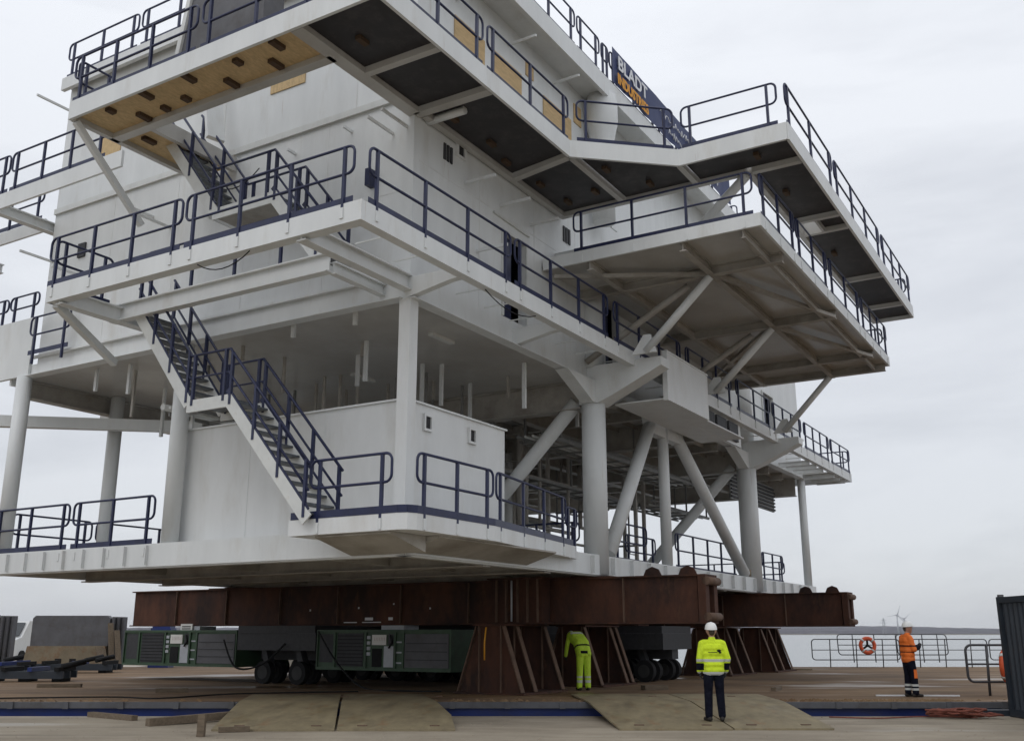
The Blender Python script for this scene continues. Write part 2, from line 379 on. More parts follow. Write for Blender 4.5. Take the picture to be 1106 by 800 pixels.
def vent(u, z, w, h, wall='r', v=None):
    f = mb()
    if wall == 'r':
        y = V0 if v is None else v
        f.box(u-w/2, u+w/2, y-.06, y-.002, z-h/2, z-h/2+.05); f.box(u-w/2, u+w/2, y-.06, y-.002, z+h/2-.05, z+h/2)
        f.box(u-w/2, u-w/2+.05, y-.06, y-.002, z-h/2+.05, z+h/2-.05); f.box(u+w/2-.05, u+w/2, y-.06, y-.002, z-h/2+.05, z+h/2-.05)
        o = f.build('vent_frame', 'whiteclean', mod)
        mb().box(u-w/2+.05, u+w/2-.05, y-.02, y-.003, z-h/2+.05, z+h/2-.05).build('vent_opening', 'darkin', o)
    else:
        f.box(U0-.05, U0-.002, u-w/2, u+w/2, z-h/2, z+h/2); o = f.build('vent', 'grille', mod)
vent(17.47, 12.55, .34, .42)
for k in range(3): mb().box(16.8+k*.13, 16.88+k*.13, V0-.03, V0-.002, 12.05, 12.45).build('louvre', 'grille', mod)
for k in range(3): mb().box(22.5+k*.15, 22.6+k*.15, V0-.03, V0-.002, 12.05, 12.5).build('louvre', 'grille', mod)
vent(23.1, 11.75, .3, .4, 'l'); vent(14.6, 10.75, .35, .45, 'l')
mb().bar((U0-.06, 13.05, 11.15), (U0-.06, 13.05, 11.55), .3, .12, (0, 1, 0)).build('lamp_box', 'navy', mod)
# roof
mb().box(U0-.15, 36.4, 11.25, VE+.1, ZR-.1, ZR+.0).build('roof', 'white', mod)
mb().box(U0-.15, 36.4, 11.13, 11.249, ZR-.28, ZR+.3).build('roof_edge_beam', 'white', mod)
mb().box(U0-.27, U0-.151, 11.25, VE+.1, ZR-.28, ZR+.1).build('roof_edge_beam', 'white', mod)
# lifting trunnion on the column head
mb().lathe([(.33, 13.1), (.34, 15.6), (.42, 16.0), (.48, 16.25), (.48, 16.9), (.44, 17.0), (.44, 17.12)], 24.2, 11.5, 24).build('trunnion', 'white', mod)
mb().prism_v([(24.6, 13.1), (25.0, 13.1), (24.6, 16.2)], 11.45, 11.5).build('gusset', 'white', mod)

# --- guardrails
def arc(c, r, a0, a1, ex, ez, n=5):
    return [c+ex*(r*math.cos(a0+(a1-a0)*i/n))+ez*(r*math.sin(a0+(a1-a0)*i/n)) for i in range(n+1)]
def guardrail(p0, p1, h=1.1, sp=1.35, toe=True, parent=None, drop=.27, mk=mb, br=True, mat='navy', rr=.14):
    p0, p1 = Vector(p0), Vector(p1); d = p1-p0; Ln = d.length; d.normalize()
    Zv = Vector((0, 0, 1)); hp = math.pi/2
    top, mid = p0+Zv*h, p0+Zv*(h*.52)
    T0, T1 = top, top+d*Ln; B1, B0 = mid+d*Ln, mid
    pts = arc(T0+d*rr-Zv*rr, rr, math.pi, hp, d, Zv)+arc(T1-d*rr-Zv*rr, rr, hp, 0, d, Zv)
    pts += arc(B1-d*rr+Zv*rr, rr, 0, -hp, d, Zv)+arc(B0+d*rr+Zv*rr, rr, -hp, -math.pi, d, Zv)
    g = mk().path(pts, .028, 6, closed=True).build('guardrail', mat, parent or mod)
    e = min(.22, Ln*.2); n = max(1, round((Ln-2*e)/sp))
    side = d.cross(Zv).normalized()
    for i in range(n+1):
        c = p0+d*(e+(Ln-2*e)*i/n)
        mk().bar(c-Zv*drop, c+Zv*(h-.02), .058, .058, d).build('post', mat, g)
        if br:
            cc = c-Zv*.18
            mk().bar(cc-Zv*.1, cc+Zv*.1, .09, .075, d).build('post_bracket', 'white', g)
    if toe: mk().bar(p0+Zv*.06, p0+d*Ln+Zv*.06, .012, .12).build('toe_board', mat, g)
    return g
def run(pts_breaks, **k):
    for a, c in pts_breaks: guardrail(a, c, **k)

# --- mid walkway (deck level 9.0)
fas = mb()
fas.box(12.35, 12.42, 10.5, 19.25, 8.62, 9.0); fas.box(12.42, 12.6, 10.57, 19.25, 8.62, 8.65)
fas.build('walkway_fascia', 'white', mod)
fas = mb(); fas.box(12.42, 48.6, 10.5, 10.57, 8.62, 9.0); fas.box(12.6, 48.6, 10.57, 10.72, 8.62, 8.65); fas.box(48.53, 48.6, 10.73, 14, 8.62, 9.0)
fas.build('walkway_fascia', 'white', mod)
mb().box(12.42, 15.6, 19.18, 19.25, 8.62, 8.99).build('walkway_fascia', 'white', mod)
mb().ibeam((14.0, 12.65, 8.78), (14.0, 19.18, 8.78), .2, .4).build('stair_trimmer', 'white', mod)
for v in (11.95, 18.9):
    mb().ibeam((12.43, v, 8.72), (15.7, v, 8.72), .22, .34).build('walkway_bracket', 'white', mod)
mb().ibeam((14.1, 12.65, 8.7), (15.7, 12.65, 8.7), .16, .26).build('walkway_bracket', 'white', mod)
for u in (15.7, 19.9, 29.0, 33.2):
    mb().prism_u([(12.0, 8.40), (12.0, 8.84), (10.6, 8.84), (10.6, 8.62), (10.9, 8.6)], u-.09, u+.09).build('walkway_bracket', 'white', mod)
mb().bar((12.5, 19.1, 8.6), (14.7, 19.9, 7.9), .14, .16).build('knee_brace', 'white', mod)
g = mb()                                     # open grating bars
for k in range(28): g.box(12.7+k*1.15, 12.715+k*1.15, 10.6, 11.9, 8.955, 8.985)
g.build('grating', 'offwhite', mod)['kind'] = 'stuff'
run([((12.37, 19.3, ZM), (12.37, 15.12, ZM)), ((12.37, 15.0, ZM), (12.37, 10.72, ZM))])
guardrail((12.45, 19.22, ZM), (13.9, 19.22, ZM))
run([((a, 10.52, ZM), (c, 10.52, ZM)) for a, c in ((12.55, 17.38), (17.55, 22.2), (22.55, 27.15), (27.6, 31.7), (32.2, 36.0), (36.3, 40.2), (40.6, 44.6), (44.9, 48.5))])
guardrail((48.55, 10.6, ZM), (48.55, 13.8, ZM))
guardrail((14.02, 18.2, ZM), (14.02, 13.8, ZM), toe=False, br=False)
# wall foot girder, visible below the block
mb().box(U0-.02, U0+.1, V0+.1, VE+.2, 8.42, 8.749).build('wall_girder', 'white', mod)
mb().box(U0-.2, U0+.1, V0+.12, VE+.2, 8.40, 8.419).build('girder_flange', 'white', mod)
mb().box(U0-.12, U0-.021, V0+.1, VE+.2, 8.90, 8.96).build('girder_flange', 'white', mod)
mb().box(U0-.02, UE, V0-.02, V0+.1, 8.42, 8.749).build('wall_girder', 'white', mod)
mb().box(U0-.1, UE, V0-.2, V0+.1, 8.38, 8.4).build('girder_flange', 'white', mod)
# mid deck slab and the steel beneath it
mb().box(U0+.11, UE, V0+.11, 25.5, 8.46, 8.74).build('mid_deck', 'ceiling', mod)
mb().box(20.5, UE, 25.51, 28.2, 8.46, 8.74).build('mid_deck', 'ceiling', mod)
for v in (15.2, 18.6, 21.8, 25.3):
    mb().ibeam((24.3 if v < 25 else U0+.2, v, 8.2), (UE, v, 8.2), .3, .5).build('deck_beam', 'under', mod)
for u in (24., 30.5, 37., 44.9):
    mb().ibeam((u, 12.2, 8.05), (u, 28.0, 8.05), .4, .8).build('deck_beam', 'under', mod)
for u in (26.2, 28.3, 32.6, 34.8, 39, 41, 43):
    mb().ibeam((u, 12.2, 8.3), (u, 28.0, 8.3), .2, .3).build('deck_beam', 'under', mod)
# white parapet at the left end of the mid deck
mb().box(U0-.1, U0+.0, 24.72, 30.5, 8.45, 10.1).build('parapet', 'white', mod)
mb().box(U0+.01, 22, 25.6, 25.68, 8.3, 8.8).build('edge_beam', 'white', mod)
run([((U0-.05, 30.4, 10.1), (U0-.05, 26.1, 10.1)), ((U0-.05, 26.0, 10.1), (U0-.05, 24.7, 10.1))], toe=False, br=False, h=.75, drop=.0)
guardrail((U0-.25, 24.6, 8.95), (U0-.25, 22.9, 8.95), h=1.05, br=False)
# white cabinet hung on the right walkway
cb = mb().box(24.75, 27.9, 9.98, 10.12, 7.82, 9.22).build('cabinet', 'whiteclean', mod)
mb().box(24.73, 27.92, 9.96, 9.979, 9.17, 9.22).build('cabinet_lip', 'white', cb)
mb().box(24.8, 31.5, 10.13, 11.6, 7.86, 7.9).build('cabinet_tray', 'white', mod)
for k in range(3): mb().box(29.3+k*1.15, 30.2+k*1.15, 10.62, 10.7, 7.95, 8.55).build('louvre', 'grille', mod)
mb().box(28.9, 33.0, 10.71, 10.78, 7.85, 8.62).build('louvre_backing', 'white', mod)

# --- columns, brackets and braces
ZL = 3.68
def col(u, v, r, z0, z1, mat='white', n=24):
    mb().tube((u, v, z0), (u, v, z1), r, n=n).build('column', mat, mod)
col(24.05, 11.9, .33, ZL-.5, 8.4); col(37.1, 11.9, .36, ZL-.5, 8.4)
col(24.05, 25.1, .33, ZL, 8.0); col(37.1, 25.1, .33, ZL, 8.0); col(45.0, 11.95, .17, ZL, 8.4)
mb().tube((24.05, 11.9, 8.76), (24.05, 11.9, 11.6), .33, n=24).build('column', 'white', mod)
mb().tube((37.1, 11.9, 8.76), (37.1, 11.9, 13), .36, n=24).build('column', 'white', mod)
mb().box(U0-.08, U0+.2, V0-.08, V0+.2, ZL, 8.4).build('column', 'whiteclean', mod)
col(U0-.02, 18.6, .2, ZL-.05, 8.4); col(U0-.02, 24.95, .2, ZL-.05, 8.44)
col(18.65, 24.9, .2, ZL, 8.45)
mb().bar((14.6, 28.6, 7.5), (19.8, 22.5, 7.5), .25, .32).build('far_beam', 'white', mod)
for u in (24.05, 37.1):                       # Y-shaped column heads
    mb().prism_u([(11.6, 7.75), (12.2, 7.75), (12.2, 8.79), (9.75, 8.79), (9.75, 8.55), (11.2, 7.9)], u-.28, u+.28).build('column_head', 'white', mod)
    mb().prism_v([(u-1.9, 8.36), (u-.45, 7.75), (u+.45, 7.75), (u+1.9, 8.36)], 11.68, 12.05).build('column_head', 'white', mod)
def brace(p, q, r=.17, mat='white'): mb().tube(p, q, r, n=16).build('brace', mat, mod)
brace((24.8, 11.9, 3.75), (28.0, 11.9, 8.0), .2); brace((36.2, 11.9, 3.8), (29.8, 11.9, 8.0), .2); brace((28.9, 11.9, 3.7), (28.9, 11.9, 8.2), .17)
mb().prism_v([(27.5, 8.35), (27.9, 7.6), (30.1, 7.6), (30.5, 8.35)], 11.75, 12.05).build('brace_node', 'white', mod)
mb().lathe([(.205, 3.72), (.206, 3.95)], 36.3, 11.9, 12).build('primer_patch', 'ochre', mod)
for u in (24.05, 37.1):
    brace((u, 12.4, 7.9), (u, 16.6, 3.7), .2); brace((u, 24.7, 7.9), (u, 20.6, 3.7), .2)
brace((24.9, 25.1, 3.75), (28.6, 25.1, 8.0), .17); brace((36.2, 25.1, 3.75), (29.4, 25.1, 8.0), .17)
for v in (18.6,):
    col(30.5, v, .2, ZL, 8.0); col(37.1, v, .2, ZL, 8.0)

# --- lower deck
lo = mb(); lo.box(15.5, 45.2, 11.75, 25.3, 3.5, ZL); lo.build('lower_deck', 'white', mod)
f = mb(); f.box(15.44, 15.499, 11.7, 25.35, 3.16, ZL-.004); f.box(15.5, 15.72, 11.75, 25.3, 3.13, 3.16); f.build('deck_edge_beam', 'white', mod)
f = mb(); f.box(15.5, 45.25, 11.69, 11.749, 3.16, ZL-.004); f.box(15.5, 45.2, 11.75, 11.95, 3.13, 3.16); f.build('deck_edge_beam', 'white', mod)
mb().box(15.5, 45.2, 25.301, 25.36, 3.16, ZL-.004).build('deck_edge_beam', 'white', mod)
mb().box(45.201, 45.26, 11.75, 25.3, 3.16, ZL-.004).build('deck_edge_beam', 'white', mod)
for k in range(9):                            # edge stiffeners
    mb().box(15.36, 15.439, 19.0+k*.75, 19.03+k*.75, 3.2, 3.64).build('edge_stiffener', 'white', mod)
for k in range(18):
    mb().box(23.3+k*1.2, 23.33+k*1.2, 11.58, 11.689, 3.2, 3.64).build('edge_stiffener', 'white', mod)
for u in (18.5, 21.2, 24.0, 27.2, 30.5, 33.7, 37.0, 41):
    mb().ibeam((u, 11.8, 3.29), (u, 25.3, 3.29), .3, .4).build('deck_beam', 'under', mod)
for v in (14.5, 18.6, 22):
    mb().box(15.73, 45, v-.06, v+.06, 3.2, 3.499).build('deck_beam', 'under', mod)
# corner landing of the lower stair
poly = [(14.2, 13.55), (14.2, 10.95), (14.27, 10.78), (14.45, 10.7), (17.05, 10.68), (22.2, 11.55), (22.2, 11.68), (15.43, 11.68), (15.43, 13.55)]
mb().prism(poly, 3.48, 3.78).build('landing', 'whiteclean', mod)
mb().prism_v([(14.35, 3.475), (14.35, 3.44), (15.42, 3.17), (15.42, 3.475)], 11.2, 13.0).build('landing_support', 'under', mod)
mb().prism_u([(10.9, 3.475), (10.9, 3.44), (11.67, 3.2), (11.67, 3.475)], 15.44, 20.0).build('landing_support', 'under', mod)
tb = mb()
pp = [(14.2, 13.5), (14.2, 10.95), (14.27, 10.78), (14.45, 10.7), (17.05, 10.68), (22.0, 11.52)]
for i in range(len(pp)-1): tb.bar((*pp[i], 3.85), (*pp[i+1], 3.85), .014, .14)
tb.build('toe_board', 'navy', mod)
guardrail((14.22, 13.05, 3.78), (14.22, 11.12, 3.78), toe=False); guardrail((14.45, 10.72, 3.78), (17.0, 10.70, 3.78), toe=False)
guardrail((17.15, 10.72, 3.78), (21.5, 11.45, 3.78), toe=False, sp=1.5)
guardrail((21.6, 11.5, 3.75), (22.4, 11.62, 3.75), h=.95, toe=False, sp=.5)
run([((15.47, 25.1, ZL), (15.47, 22.05, ZL)), ((15.47, 21.88, ZL), (15.47, 18.95, ZL))])
run([((16+k*2.6, 25.2, ZL), (18.45+k*2.6, 25.2, ZL)) for k in range(6)], br=False)
run([((26.0, 12.3, ZL), (28.3, 12.3, ZL)), ((30.1, 12.1, ZL), (35.9, 12.1, ZL)), ((39.0, 12.1, ZL), (41.8, 12.1, ZL))], br=False)
run([((25.6, 13.2, ZL), (25.6, 16.0, ZL)), ((29.6, 13.6, ZL), (32.0, 13.6, ZL)), ((45.1, 13, ZL), (45.1, 18, ZL))], br=False)
sf = mb()                                     # closely spaced plate stiffeners under the decks
for k in range(18):
    v = 12.7+k*.72
    if min(abs(v-x) for x in (15.2, 18.6, 21.8, 25.3)) > .25: sf.box(24.3, 45, v, v+.015, 8.3, 8.459)
sf.build('plate_stiffeners', 'under', mod)['kind'] = 'stuff'
sf = mb()
for k in range(40): sf.box(15.9+k*.72, 15.912+k*.72, 11.85, 25.2, 3.36, 3.499)
sf.build('plate_stiffeners', 'under', mod)['kind'] = 'stuff'
for v in (14.4, 16.9, 19.4, 21.9): mb().box(U0-.006, U0-.0005, v, v+.03, 8.97, 13.07).build('weld_seam', 'whiteclean', mod)
for v in (13.6, 17.9, 20.1): mb().box(U0-.006, U0-.0005, v, v+.03, 13.25, 16.9).build('weld_seam', 'whiteclean', mod)
for z in (10.9, 15.6): mb().box(U0-.006, U0-.0005, V0+.2, VE-.1, z, z+.028).build('weld_seam', 'whiteclean', mod)
for u in (18.3, 20.9, 23.2, 27.4, 30, 32.6): mb().box(u, u+.03, V0-.006, V0-.0005, 8.97, 12.6).build('weld_seam', 'whiteclean', mod)
mb().box(15.9, 36, V0-.006, V0-.0005, 11.62, 11.648).build('weld_seam', 'whiteclean', mod)
for v in (14.3, 16.5): mb().box(15.944, 15.9495, v, v+.03, ZL+.01, 6.3).build('weld_seam', 'white', mod)
# small room on the lower deck
rm = mb().box(15.95, 19.8, 12.15, 18.7, ZL+.001, 6.33).build('deck_room', 'whiteclean', mod)
mb().box(15.9, 19.85, 12.1, 18.75, 6.331, 6.37).build('room_roof', 'white', rm)
for u in (16.67, 18.37): vent(u, 5.97, .3, .36, 'r', 12.15)

# --- stairs (run along v, descending towards the camera)
def flight(st, u0, u1, v0, z0, v1, z1, n):
    """stringers plus treads of one flight from (v0,z0) down to (v1,z1)"""
    d = Vector((0, v1-v0, z1-z0)).normalized()
    for u in (u0, u1):
        mb().bar((u, v0, z0-.05), (u, v1, z1-.05), .035, .26, (1, 0, 0) if False else (0, 0, 1)).build('stringer', 'offwhite', st)
        mb().bar((u, v0, z0+.125), (u, v1, z1+.125), .03, .11).build('stringer_edge', 'navy', st)
    for i in range(n):
        t = (i+.5)/n; v = v0+(v1-v0)*t; z = z0+(z1-z0)*t
        mb().box(u0+.02, u1-.02, v-.13, v+.13, z-.06, z-.02).build('tread', 'tread', st)
def slope_rail(st, u, pts, h=1.0):
    up = Vector((0, 0, h)); P = [Vector((u, v, z)) for v, z in pts]
    mb().path([p+up for p in P], .031, 6).build('handrail', 'navy', st)
    mb().path([p+up*.5 for p in P], .026, 6).build('mid_rail', 'navy', st)
    for a, c in zip(P[:-1], P[1:]):
        n = max(1, round((c-a).length/1.2))
        for i in range(n+1):
            p = a.lerp(c, (i+.12)/(n+.24)); mb().bar(p-Vector((0, 0, .1)), p+up, .062, .062, (1, 0, 0)).build('post', 'navy', st)
def stair(u0, u1, A, B, C2, D, n1, n2):
    st = mb().box(u0, u1, C2[0], B[0], B[1]-.07, B[1]-.03).build('staircase', 'tread', mod)
    flight(st, u0, u1, *A, *B, n1); flight(st, u0, u1, *C2, *D, n2)
    for u in (u0, u1): mb().box(u-.018, u+.018, C2[0]-.03, B[0]+.03, B[1]-.24, B[1]+.02).build('stringer', 'offwhite', st)
    for u in (u0, u1): slope_rail(st, u, [A, B, C2, D])
    return st
stair(14.05, 15.0, (18.4, 8.8), (16.45, 6.42), (15.3, 6.42), (12.95, 3.8), 11, 12)
stair(14.05, 15.0, (17.95, 13.0), (16.15, 10.72), (14.4, 10.72), (13.0, 9.0), 10, 8)
mb().prism([(14.07, 14.4), (14.98, 14.4), (14.98, 16.15), (14.07, 16.15)], 10.55, 10.64).build('landing_frame', 'under', mod)

# --- top walkway (deck level 13.05)
ZB = 12.62
def beam(p, q, w=.16, mat='ceiling'):  # greyer than the white fascia: shade under the walkway put into colour
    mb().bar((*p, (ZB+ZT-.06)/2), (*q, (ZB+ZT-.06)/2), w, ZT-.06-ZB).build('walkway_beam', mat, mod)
outl = [(11.95, 18.6), (11.95, 10.0), (19.2, 10.0), (21.0, 7.95), (21.0, 5.3), (36.6, 5.3), (36.6, 6.7)]
for i in range(len(outl)-1):
    p, q = Vector(outl[i]), Vector(outl[i+1]); d = (q-p).normalized()
    mb().bar((*p, (ZB+ZT)/2), (*(q-d*.002), (ZB+ZT)/2), .07, ZT-ZB).build('walkway_fascia', 'white', mod)
beam((13.1, 18.6), (13.1, 12.0), .22); beam((22.3, 11.9), (22.3, 6.7)); beam((22.3, 6.54), (22.3, 5.36)); beam((22.3, 6.62), (36.5, 6.62), .14)
beam((12.0, 18.55), (15.65, 18.55), .14); beam((13.2, 17.4), (15.65, 17.4), .12)
beam((12.0, 11.95), (15.7, 11.95), .3); beam((15.75, 10.05), (15.75, 11.94), .22); beam((13.9, 10.05), (13.9, 11.8), .16)
beam((15.9, 11.82), (22.2, 11.82), .16)
beam((19.25, 10.05), (19.6, 11.75), .2); beam((19.3, 10.0), (22.2, 10.0), .14); beam((21.05, 7.95), (22.2, 7.95), .14)
for u in (26.0, 27.0, 31.6, 34.9): beam((u, 5.35), (u, 6.55), .14)
beam((26.05, 6.0), (26.95, 6.0), .07)
def floor(poly, mat, z=12.745):
    return mb().prism(poly, z, z+.05).build('floor_panel', mat, mod)
floor([(12.0, 12.1), (13.0, 12.1), (13.0, 18.5), (12.0, 18.5)], 'osb'); floor([(13.2, 17.46), (15.6, 17.46), (15.6, 18.48), (13.2, 18.48)], 'osb')
floor([(12.0, 10.05), (13.8, 10.05), (13.8, 11.8), (12.0, 11.8)], 'blackply')
floor([(14.0, 10.05), (15.62, 10.05), (15.62, 11.8), (14.0, 11.8)], 'blackply')
floor([(15.87, 10.05), (19.15, 10.05), (19.45, 11.73), (15.87, 11.73)], 'blackply')
floor([(19.37, 10.1), (22.2, 10.1), (22.2, 11.73), (19.7, 11.73)], 'blackply')
floor([(19.45, 9.9), (21.1, 8.05), (22.2, 8.05), (22.2, 9.9)], 'blackply')
floor([(21.06, 5.36), (22.2, 5.36), (22.2, 7.85), (21.06, 7.85)], 'blackply')
for a, c in ((22.4, 25.9), (27.1, 31.5), (31.7, 34.8), (34.98, 36.55)): floor([(a, 5.36), (c, 5.36), (c, 6.54), (a, 6.54)], 'blackply')
floor([(26.08, 5.36), (26.92, 5.36), (26.92, 5.95), (26.08, 5.95)], 'blackply')
for i, (u, v) in enumerate(((12.25, 17.6), (12.8, 17.2), (12.2, 16.4), (12.75, 15.8), (12.2, 15.1), (12.8, 14.5), (12.3, 13.8), (12.75, 13.2), (12.25, 12.7), (12.8, 16.5), (13.6, 18.0), (14.6, 17.7), (15.3, 18.2))):
    l = .34 if i % 3 else .2
    mb().box(u-l/2, u+l/2, v-.07, v+.07, 12.66, 12.744).build('timber_cleat', 'darktimber', mod)
for i, (u, v) in enumerate(((13.0, 11.2), (16.4, 11.4), (17.8, 11.3), (18.8, 11.5), (20.3, 11.4), (21.6, 11.3), (21.4, 10.4), (21.7, 9.0), (21.6, 6.2), (24, 6.2), (29, 6.2), (20.4, 9.6))):
    mb().box(u-.14, u+.14, v-.06, v+.06, 12.66, 12.744).build('timber_cleat', 'darktimber', mod)
mb().bar((12.05, 18.5, 12.6), (14.0, 18.5, 10.85), .12, .14).build('knee_brace', 'white', mod)
mb().tube((22.3, 6.7, 12.6), (23.0, 9.0, 11.15), .12, n=12).build('brace', 'white', mod)
# rear stretch beside the wall
mb().box(14.0, 14.07, 19.5, 29.5, ZB, ZT).build('walkway_fascia', 'white', mod)
for v in (24.7, 29.0): mb().ibeam((14.08, v, 12.75), (17.0, v, 12.75), .22, .3).build('walkway_bracket', 'white', mod)
mb().box(15.55, 15.62, 24.75, 29.5, ZB, ZT-.05).build('walkway_fascia', 'white', mod)
run([((14.03, 29.4, ZT), (14.03, 24.2, ZT)), ((14.03, 24.1, ZT), (14.03, 20.2, ZT))], br=False)
guardrail((15.6, 29.4, ZT), (15.6, 25.0, ZT), br=False)
run([((11.97, 18.6, ZT), (11.97, 14.7, ZT)), ((11.97, 14.55, ZT), (11.97, 10.2, ZT))])
guardrail((12.05, 18.6, ZT), (13.0, 18.6, ZT), sp=.8)
guardrail((13.15, 16.9, ZT), (13.15, 12.3, ZT), br=False)
run([((12.2, 10.02, ZT), (15.42, 10.02, ZT)), ((15.6, 10.02, ZT), (19.2, 10.02, ZT)), ((19.35, 9.86, ZT), (20.95, 8.05, ZT)), ((21.02, 7.85, ZT), (21.02, 5.5, ZT))])
run([((21.1, 5.32, ZT), (25.4, 5.32, ZT)), ((25.7, 5.32, ZT), (31.4, 5.32, ZT)), ((31.8, 5.32, ZT), (36.55, 5.32, ZT))], sp=1.6)
guardrail((36.6, 5.45, ZT), (36.6, 6.6, ZT), sp=1)
eq = mb().prism_u([(15.9, ZT+.02), (13.4, ZT+.02), (13.4, 15.2), (15.5, 15.2)], 12.5, 13.05).build('equipment_housing', 'greysteel', mod)
mb().prism_u([(16.02, ZT+.02), (15.901, ZT+.02), (15.5, 15.25), (15.62, 15.25)], 12.44, 13.1).build('housing_edge', 'white', eq)
# roof rails
run([((a, 11.2, ZR+.3), (a+3.0, 11.2, ZR+.3)) for a in (15.8, 18.95)]+[((22.1, 11.2, ZR+.3), (23.5, 11.2, ZR+.3)), ((23.65, 11.2, ZR+.3), (24.1, 11.2, ZR+.3))], br=False, sp=1.1)
run([((a, 11.2, ZR+.3), (a+3.4, 11.2, ZR+.3)) for a in (24.2, 27.7, 31.2)], br=False, sp=1.2)
run([((U0-.2, 24.5-3.2*k, ZR+.1), (U0-.2, 24.5-3.2*k-3.05, ZR+.1)) for k in range(4)], br=False, sp=1.1)
run([((36.35, 11.4+3.2*k, ZR), (36.35, 14.4+3.2*k, ZR)) for k in range(3)], br=False)
mb().bar((15.0, 17.4, 13.2), (15.2, 18.2, 16.6), .45, .12).build('slanted_panel', 'white', mod)

# --- right-hand platform below the top walkway
ZP0, ZP = 10.85, 11.1
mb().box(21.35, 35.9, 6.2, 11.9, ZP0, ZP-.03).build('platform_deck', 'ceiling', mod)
for a in ((21.28, 21.349, 6.13, 11.9), (21.35, 35.9, 6.13, 6.199), (35.901, 35.97, 6.13, 11.9)):
    mb().box(*a, ZP0-.05, ZP+.02).build('platform_fascia', 'white', mod)
def pb(p, q, h=.24, w=.16): mb().ibeam((*p, ZP0-.13), (*q, ZP0-.13), w, h).build('platform_beam', 'under', mod)
for u in (23.4, 28.7, 33.7, 35.7): pb((u, 6.25), (u, 11.85), .26, .2)
pb((21.4, 8.1), (35.9, 8.1)); pb((21.4, 10.6), (35.9, 10.6)); pb((21.4, 6.6), (35.9, 6.6), .2, .1)
for a, c in (((23.4, 8.1), (28.7, 6.3)), ((23.4, 8.2), (28.7, 11.8)), ((28.7, 8.2), (33.7, 11.8)), ((28.7, 8.1), (33.7, 6.3)), ((23.4, 8.2), (21.5, 11.7))):
    mb().bar((*a, ZP0-.2), (*c, ZP0-.2), .12, .1).build('platform_brace', 'under', mod)
for u in (23.4, 28.7, 35.9):
    ut = min(u, 35.6)
    mb().tube((u, 10.0, 8.85), (ut, 8.15, ZP0-.26), .11, n=14).build('strut', 'white', mod)
    mb().prism_u([(10.4, 8.8), (9.7, 8.8), (9.85, 9.3), (10.05, 9.3)], u-.04, u+.04).build('strut_foot', 'white', mod)
    if u < 30: mb().tube((u+.3, 11.9, 8.9), (ut+.4, 8.9, ZP0-.26), .09, n=12).build('strut', 'under', mod)
guardrail((21.31, 11.0, ZP), (21.31, 6.3, ZP), sp=1.5)
run([((a, 6.16, ZP), (c, 6.16, ZP)) for a, c in ((21.45, 24.3), (24.5, 27.6), (27.9, 31.6), (31.9, 35.85))])
guardrail((35.93, 6.3, ZP), (35.93, 8.5, ZP))
# far-end mid platform
mb().box(45.35, 48.5, 10.75, 14, 8.66, 8.7).build('floor_panel', 'offwhite', mod)
for u in (41.5, 42.6, 43.7, 45.6, 46.6, 47.6): mb().ibeam((u, 10.6, 8.55), (u, 11.9, 8.55), .1, .2).build('walkway_bracket', 'white', mod)
lv = mb().box(38.4, 44.2, 13.0, 13.08, 6.9, 8.0).build('louvre_screen', 'pipe', mod)
for k in range(7): mb().box(38.4, 44.2, 12.94, 12.999, 6.95+k*.15, 7.02+k*.15).build('slat', 'grille', lv)

# --- hangers, pipes and racks under the mid deck
rp = random.Random(11)
for (u, v, l) in ((17.8, 14.8, 1.0), (18.7, 15.8, .8), (15.95, 15.4, .3), (15.95, 13.6, .3), (16.1, 12.3, .25), (20.2, 14.9, 1.3), (20.5, 14.5, 1.1), (22.6, 15, 1.0), (16.6, 19.5, 1.0), (16.3, 21.4, .8), (17.6, 20.4, 1.6), (16.2, 22.6, .6), (21.5, 12.6, 1.2), (22.5, 13.2, .7), (18.6, 22.8, 1.4), (25.6, 13.2, .9)):
    mb().bar((u, v, 8.46), (u, v, 8.46-l), .09, .07, (1, 0, 0)).build('hanger', 'white', mod)
for k in range(14):
    u, v = rp.uniform(16.5, 24), rp.uniform(12.8, 22); l = rp.uniform(.3, 1.3)
    mb().bar((u, v, 8.46), (u, v, 8.46-l), .07, .06, (1, 0, 0)).build('hanger', 'under', mod)
def rack(u0, u1, v0, v1, z, n):
    r = mb().box(u0, u1, v0-.03, v0+.03, z-.08, z).build('pipe_rack', 'pipe', mod)
    mb().box(u0, u1, v1-.03, v1+.03, z-.08, z).build('side_rail', 'pipe', r)
    k = int((u1-u0)/1.1)
    for i in range(k): 
        u = u0+.2+i*1.1; mb().box(u, u+.06, v0+.031, v1-.031, z-.07, z-.01).build('rung', 'pipe', r)
    for i in range(n):
        v = v0+.1+(v1-v0-.2)*i/max(1, n-1); rad = rp.choice((.04, .06, .09))
        mb().tube((u0-.3, v, z+rad), (u1+.3, v, z+rad), rad, n=8).build('pipe', rp.choice(('pipe', 'offwhite', 'under')), r)
    for u in (u0+.3, (u0+u1)/2, u1-.3):
        for v in (v0, v1): mb().bar((u, v, z), (u, v, 8.4), .06, .06, (1, 0, 0)).build('hanger', 'pipe', r)
rack(25, 36, 13.6, 14.8, 7.2, 5); rack(25, 36, 16, 17.2, 6.6, 6); rack(25.5, 36, 19.4, 20.8, 5.9, 6); rack(25, 37, 22, 23.4, 6.6, 6)
rack(17, 24, 19.6, 20.6, 7.2, 4); rack(20.5, 24.5, 15.2, 16.2, 7.1, 4); rack(38.5, 44, 16, 17.5, 6.8, 5); rack(26, 36, 24, 25, 5.6, 5)
